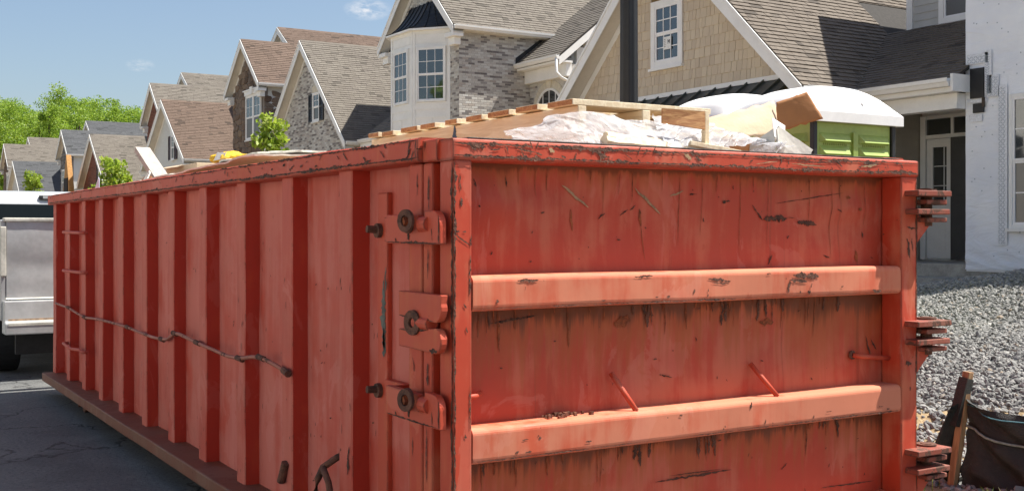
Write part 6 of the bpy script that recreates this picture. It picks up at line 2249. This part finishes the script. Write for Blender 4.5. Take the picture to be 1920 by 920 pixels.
for xx in (TXR - 0.9, CX - 2.3):
    for (a, b) in ((TYL + 0.02, TYL + 0.28), (TYR - 0.28, TYR - 0.02)):
        w = MB().tube([(xx, a, 0.39), (xx, b, 0.39)], 0.39, 28).build('wheel', 'rubber', tk, 0.03)
        MB().tube([(xx, a - 0.01, 0.39), (xx, b + 0.01, 0.39)], 0.22, 20).build('rim', 'bare_steel', w)
MB().box(CX - 3.0, TXR - 0.05, 0.35, 1.15, 0.42, 0.58).build('chassis', 'rubber', tk)
MB().box(TXR - 0.1, TXR - 0.04, TYL + 0.15, TYR - 0.15, 0.25, 0.46).build('mud_flap', 'rubber', tk)


# ------------------------------------------------------------------ trees
def leaf_cloud(mb, rng, centres, n, size, squash=0.8):
    for i in range(n):
        c, r = centres[rng.randrange(len(centres))]
        d = Vector((rng.gauss(0, 1), rng.gauss(0, 1), rng.gauss(0, 1))).normalized() * r * (rng.random() ** 0.4)
        p = Vector(c) + Vector((d.x, d.y, d.z * squash))
        a = Vector((rng.gauss(0, 1), rng.gauss(0, 1), rng.gauss(0, 1))).normalized()
        b = a.cross(Vector((rng.gauss(0, 1), rng.gauss(0, 1), rng.gauss(0, 1)))).normalized()
        s = size * rng.uniform(0.6, 1.3)
        i0 = len(mb.v)
        mb.v += [tuple(p - a * s), tuple(p + b * s * 0.55), tuple(p + a * s), tuple(p - b * s * 0.55)]
        mb.f.append([i0, i0 + 1, i0 + 2, i0 + 3])


def young_tree(loc, h, label, seed, rad=0.75, trunk=1.1, nl=2600, size=0.075):
    rng = random.Random(seed)
    x, y, z = loc
    t = empty('young_tree', loc, label, 'tree', 'young street trees')
    m = MB()
    pts = [Vector((x + 0.04 * math.sin(k), y + 0.04 * math.cos(k * 1.3), z + h * 0.9 * k / 8)) for k in range(9)]
    m.tube(pts, [0.05 * (1 - k / 10) for k in range(9)], 7)
    cs = []
    for i in range(26):
        hh = trunk + (h - trunk) * (i + 0.5) / 26
        k = (hh - trunk) / (h - trunk)
        wd = rad * (0.55 + 1.0 * math.sin(math.pi * min(1, k * 0.85 + 0.22))) * 0.62
        a = i * 2.4 + rng.random()
        q = Vector((x + math.cos(a) * wd * rng.uniform(0.3, 1.0), y + math.sin(a) * wd * rng.uniform(0.3, 1.0), z + hh + rng.uniform(-.1, .1)))
        b0 = pts[min(8, max(1, int(hh / h * 8) - 1))]
        m.tube([b0, b0.lerp(q, 0.5) + Vector((0, 0, -0.04)), q], [0.018, 0.012, 0.005], 5)
        cs.append((q, rng.uniform(0.17, 0.32) * rad / 0.75))
    m.build('trunk', 'bark', t)
    c = MB()
    leaf_cloud(c, rng, cs, nl, size)
    c.build('crown', 'leaf_bright', t, fix=False)
    return t


young_tree((-24.35, 8.0, 0.5), 3.85, 'young bright green tree in front of the grey brick gable', 3, 0.72, 1.2)
young_tree((-42.6, 8.0, 0.5), 3.75, 'young bright green tree in front of the red brick garage gable', 5, 0.95, 1.2, 2400, 0.09)
young_tree((-62.0, 8.0, 0.5), 4.15, 'small young tree farthest left above the white truck', 8, 0.95, 1.2, 1800, 0.10)


def wood_mass(name, label, spots, seed, size, nl=2300):
    rng = random.Random(seed)
    c, tr_ = MB(), MB()
    for (x, y, z, h, r) in spots:
        cs = []
        for i in range(34):
            a = rng.random() * 6.283
            k = rng.random()
            wd = r * math.sqrt(max(0.05, 1 - (k * 1.15 - 0.35) ** 2 / 0.8)) * rng.uniform(0.35, 1)
            cs.append((Vector((x + math.cos(a) * wd, y + math.sin(a) * wd, z + h * (0.28 + 0.70 * k))), rng.uniform(0.16, 0.34) * r))
        leaf_cloud(c, rng, cs, nl, size)
        c2 = c
        tr_.tube([(x, y, z - 1), (x + 0.2, y, z + h * 0.5), (x, y + 0.2, z + h * 0.8)], [0.35, 0.25, 0.1], 6)
    i0 = len(c.f)
    o = c.build(name, 'leaf_wood', fix=False)
    tag(o, label, 'woods', kind='stuff')
    t_ = tr_.build('trunks', 'bark', o)
    t_['kind'] = 'stuff'


# direction helper: the woods stand about 200 m away beyond the far end of the street
sp = []
rng = random.Random(77)
for k in range(84):
    u = -60 + k * 4.7
    d = 205 + rng.uniform(-14, 22) + (k % 2) * 14
    a = (u - 960) / 2117
    wx = CAM.x + d * (-0.8522 + a * 0.5233)
    wy = CAM.y + d * (0.5233 + a * 0.8522)
    hgt = 22.8 + 3.2 * noise.noise(Vector((k * 0.14, 2, 2))) + rng.uniform(-1.5, 1.6)
    if k > 54:
        hgt -= 1.5
    sp.append((wx, wy, 1.5, hgt + (k % 2) * 1.2, rng.uniform(4.2, 6.0)))
wood_mass('woods', 'mass of fresh green woodland behind the far houses', sp, 9, 0.18, 4800)

# ------------------------------------------------------------------ houses across the street (unseen, added to bounce light onto shaded fronts; mirrored in panes and truck window)
def facing_house(x, w, ze, mat, roofm, label):
    h = empty('house', (x, -24, 0), label, 'house', 'houses across the street')
    y0, y1 = -19.0, -31.0
    pit = 0.85
    zr = ze + w / 2 * pit
    MB().prism([(x - w / 2, y0, 0), (x + w / 2, y0, 0), (x + w / 2, y0, ze), (x, y0, zr), (x - w / 2, y0, ze)], (0, y1 - y0, 0)).build('wall', mat, h)
    r = MB()
    for sg in (-1, 1):
        ex = x + sg * (w / 2 + 0.35)
        r.prism([(x, y0 + 0.4, zr + 0.12), (x, y0 + 0.4, zr + 0.02), (ex, y0 + 0.4, ze - 0.35 * pit + 0.02), (ex, y0 + 0.4, ze - 0.35 * pit + 0.12)], (0, y1 - y0 - 0.6, 0))
    r.build('roof', roofm, h)
    for (cx, z0, ww, hh) in ((-0.3 * w, 1.3, 1.1, 1.8), (0.3 * w, 1.3, 1.1, 1.8), (-0.25 * w, 4.4, 1.1, 1.6), (0.25 * w, 4.4, 1.1, 1.6), (0, 6.6, 0.9, 1.2)):
        wf = MB().box(x + cx - ww / 2 - 0.1, x + cx + ww / 2 + 0.1, y0 + 0.001, y0 + 0.05, z0 - 0.1, z0 + hh + 0.1).build('window', 'trim_white', h)
        for q in (0, 1):
            MB().box(x + cx - ww / 2, x + cx + ww / 2, y0 + 0.051, y0 + 0.06, z0 + q * hh / 2 + 0.03, z0 + (q + 1) * hh / 2 - 0.03).build('pane', 'window_screen', wf)
    d = MB().box(x - 0.5, x + 0.5, y0 + 0.001, y0 + 0.07, 0.3, 2.4).build('door', 'door_white', h)
    MB().tube([(x + 0.38, y0 + 0.07, 1.3), (x + 0.38, y0 + 0.12, 1.3)], 0.03, 8).build('knob', 'bare_steel', d)


for i, (x, w, ze) in enumerate(((16, 11, 6.4), (1.5, 12, 6.8), (-12.5, 11.5, 6.4), (-26, 11, 6.8), (-39.5, 12, 6.4), (-53, 11, 6.6), (-66, 11, 6.4))):
    facing_house(x, w, ze, ('facade_cream', 'facade_white')[i % 2], ('shingle_grey', 'shingle_brown')[i % 2], ('sunlit cream house across the street, ', 'sunlit white house across the street, ')[i % 2] + ('nearest', 'second', 'third', 'fourth', 'fifth', 'sixth', 'seventh')[i] + ' along the row')

# trees behind them, mirrored in the window panes
sp = []
rng = random.Random(78)
for k in range(34):
    x = 14 - k * 5.0
    sp.append((x, -46 - rng.uniform(0, 14), 0, rng.uniform(13, 19), rng.uniform(3.6, 5.0)))
wood_mass('woods', 'woodland across the street, seen only mirrored in the windows', sp, 19, 0.55, 1300)

# ------------------------------------------------------------------ gravel heap
def sand_z(x, y):
    return lot_z(x, y) + 0.012 + 0.10 * math.exp(-((x + 2.15) / 0.5) ** 2 - ((y - 4.75) / 0.35) ** 2) + 0.06 * math.exp(-((x + 0.7) / 0.6) ** 2 - ((y - 5.3) / 0.4) ** 2) + 0.035 * noise.noise(Vector((x * 4, y * 4, 2))) + 0.025 * noise.noise(Vector((x * 11, y * 11, 2)))


def gravel_z(x, y):
    g = 0.16 * sstep(4.6, 6.5, y) * (1 - sstep(10.3, 12.0, y)) + 0.34 * math.exp(-((x + 3.7) / 1.7) ** 2 - ((y - 10.5) / 1.6) ** 2)
    g += 0.07 * noise.noise(Vector((x * 0.9, y * 0.9, 12)))
    edge = 5.15 + 0.6 * noise.noise(Vector((x * 1.6, 3, 3))) + 0.1 * sstep(-4, 0.5, x)
    out = sstep(0.0, 0.7, (-2.3 - (y - 4.5) * 0.95) - x)
    return lot_z(x, y) + (g + 0.02) * sstep(edge, edge + 0.7, y) - 0.06 * (1 - sstep(edge, edge + 0.4, y)) - 0.35 * out


gb = grid(lambda x, y: (x, y, gravel_z(x, y)), lin(-8.5, 2.5, 90), lin(3.7, 12.6, 86))
hg = gb.build('gravel_bed', 'gravel_base', smooth=True, fix=False)
tag(hg, 'heap of grey crushed gravel on the slope before the house', 'gravel', kind='stuff')
ico = [(0, 0, 1), (0.894, 0, 0.447), (0.276, 0.851, 0.447), (-0.724, 0.526, 0.447), (-0.724, -0.526, 0.447), (0.276, -0.851, 0.447), (0.724, 0.526, -0.447), (-0.276, 0.851, -0.447), (-0.894, 0, -0.447), (-0.276, -0.851, -0.447), (0.724, -0.526, -0.447), (0, 0, -1)]
icf = [(0, 1, 2), (0, 2, 3), (0, 3, 4), (0, 4, 5), (0, 5, 1), (1, 6, 2), (2, 7, 3), (3, 8, 4), (4, 9, 5), (5, 10, 1), (6, 7, 2), (7, 8, 3), (8, 9, 4), (9, 10, 5), (10, 6, 1), (11, 7, 6), (11, 8, 7), (11, 9, 8), (11, 10, 9), (11, 6, 10)]
rng = random.Random(21)
gs = MB()
cnt = 0
while cnt < 36000:
    x, y = rng.uniform(-8.2, 2.4), 3.35 + 8.4 * rng.random() ** 1.25
    q = photo((x, y, 0.6))
    if q is None or q[0] < 1640 or q[0] > 2230 or x < -2.5 - (y - 4.5) * 0.95:
        continue
    if y > 12.2:
        continue
    edge = 5.15 + 0.6 * noise.noise(Vector((x * 1.6, 3, 3))) + 0.1 * sstep(-4, 0.5, x)
    if y < edge + 0.25 and rng.random() > 0.34 + 0.9 * max(0, noise.noise(Vector((x * 3, y * 3, 1)))):
        continue
    s = rng.uniform(0.010, 0.028) * (1.0 if rng.random() < 0.93 else 1.4)
    z = max(gravel_z(x, y) if y > 4.3 else -1, sand_z(x, y) if 3.5 < y < 6.2 else -1, lot_z(x, y)) + s * 0.35
    rot = Matrix.Rotation(rng.random() * 6.28, 3, Vector((rng.gauss(0, 1), rng.gauss(0, 1), rng.gauss(0, 1))).normalized())
    sc_ = Vector((rng.uniform(0.7, 1.4), rng.uniform(0.6, 1.1), rng.uniform(0.4, 0.8)))
    i0 = len(gs.v)
    for v in ico:
        k = rng.uniform(0.75, 1.2)
        p = rot @ Vector((v[0] * sc_.x * k, v[1] * sc_.y * k, v[2] * sc_.z * k))
        gs.v.append((x + p.x * s, y + p.y * s, z + p.z * s))
    gs.f += [[i0 + a, i0 + b, i0 + c] for (a, b, c) in icf]
    cnt += 1
so = gs.build('gravel_stones', 'gravel', hg, fix=False)
so['kind'] = 'stuff'
# sand spilled along the foot of the heap
sb = grid(lambda x, y: (x, y, sand_z(x, y)),
          lin(-5.5, 2.5, 190), lin(3.5, 6.2, 80))
tag(sb.build('sand', 'sand', smooth=True, fix=False), 'yellow sand spilled at the foot of the gravel heap', 'sand', kind='stuff')

# ------------------------------------------------------------------ silt fence
sf = empty('silt_fence', (-0.3, 3.45, 0.1), 'sagging black silt fence with wooden stakes beside the gravel', 'fence')
A = Vector((-0.62, 3.43, 0.08))
MB().bar((-0.60, 3.42, 0.02), (-0.545, 3.50, 0.735), 0.042, 0.042, (0, 1, 0)).build('stake', 'stake_wood', sf, 0.003)
MB().bar((1.25, 3.75, 0.0), (1.28, 3.80, 0.78), 0.042, 0.042, (0, 1, 0)).build('stake', 'stake_wood', sf, 0.003)
MB().bar((-0.585, 3.435, 0.44), (-0.550, 3.492, 0.70), 0.056, 0.056, (0, 1, 0)).build('stake_wrap', 'fence_black', sf)


def fabric(a, b):
    # a along the fence from stake to stake, b from ground to top hem
    p = Vector((-0.57, 3.45, 0)).lerp(Vector((1.26, 3.77, 0)), a)
    top = 0.60 - 0.16 * math.sin(math.pi * a) ** 0.9 + 0.02 * noise.noise(Vector((a * 7, 0, 4)))
    z = 0.06 + (top - 0.06) * b
    w = 0.07 * noise.noise(Vector((a * 6, b * 1.4, 1))) + 0.05 * ridged(Vector((a * 7 + b * 3, b * 2.2, 6))) + 0.012 * ridged(Vector((a * 19, b * 6, 2)))
    bulge = 0.12 * math.sin(math.pi * b) * math.sin(math.pi * a)
    return (p.x + w * 0.5, p.y + w + bulge, z + 0.015 * noise.noise(Vector((a * 8, b, 3))))


m = MB()
nu, nv = 90, 30
for i in range(nu + 1):
    for j in range(nv + 1):
        m.v.append(fabric(i / nu, j / nv))
for i in range(nu):
    for j in range(nv):
        a = i * (nv + 1) + j
        m.f.append([a, a + nv + 1, a + nv + 2, a + 1])
fo = m.build('fabric', 'fence_black', sf, smooth=True, fix=False)
MB().tube([Vector(fabric(k / 40, 0.93)) + Vector((0, -0.012, 0.0)) for k in range(41)], 0.0035, 6).build('hem_cord', 'rope_blue', fo, smooth=True)
MB().tube([Vector(fabric(k / 40, 0.70 - 0.10 * math.sin(math.pi * k / 40))) + Vector((0, -0.016, 0.0)) for k in range(41)], 0.007, 6).build('tie_rope', 'rope_grey', fo, smooth=True)
# loose flap hanging from the stake towards the dumpster
m = MB()
for i in range(15):
    for j in range(21):
        a, b = i / 14, j / 20
        m.v.append((-0.56 - 0.20 * a * (1 - b) ** 0.7 + 0.01 * noise.noise(Vector((a * 5, b * 5, 1))), 3.43 + 0.06 * math.sin(a * 4 + b * 2), 0.10 + 0.48 * b - 0.05 * a + 0.012 * noise.noise(Vector((a * 6, b * 4, 8)))))
for i in range(14):
    for j in range(20):
        a = i * 21 + j
        m.f.append([a, a + 21, a + 22, a + 1])
m.build('fabric_flap', 'fence_black', sf, smooth=True, fix=False)

# ------------------------------------------------------------------ weeds
wd = MB()
rng = random.Random(41)
for i in range(900):
    if rng.random() < 0.35:
        x, y = rng.gauss(-0.95, 0.15), rng.gauss(3.32, 0.08)
        hgt = rng.uniform(0.05, 0.20)
    else:
        x, y = rng.uniform(-0.3, 1.3), 3.24 + abs(rng.gauss(0, 0.07))
        hgt = rng.uniform(0.03, 0.10)
    z = lot_z(x, max(y, 3.2)) - 0.005
    a = rng.random() * 6.28
    l = Vector((math.cos(a), math.sin(a), 0)) * hgt * rng.uniform(0.2, 0.7)
    s = Vector((-math.sin(a), math.cos(a), 0)) * 0.003
    p = Vector((x, y, z))
    q = p + l * 0.4 + Vector((0, 0, hgt * 0.65))
    r_ = p + l + Vector((0, 0, hgt))
    i0 = len(wd.v)
    wd.v += [tuple(p - s), tuple(p + s), tuple(q + s * 0.8), tuple(q - s * 0.8), tuple(r_)]
    wd.f += [[i0, i0 + 1, i0 + 2, i0 + 3], [i0 + 3, i0 + 2, i0 + 4]]
tag(wd.build('grass', 'leaf_grass', fix=False), 'sparse weeds at the foot of the silt fence', 'grass', kind='stuff')
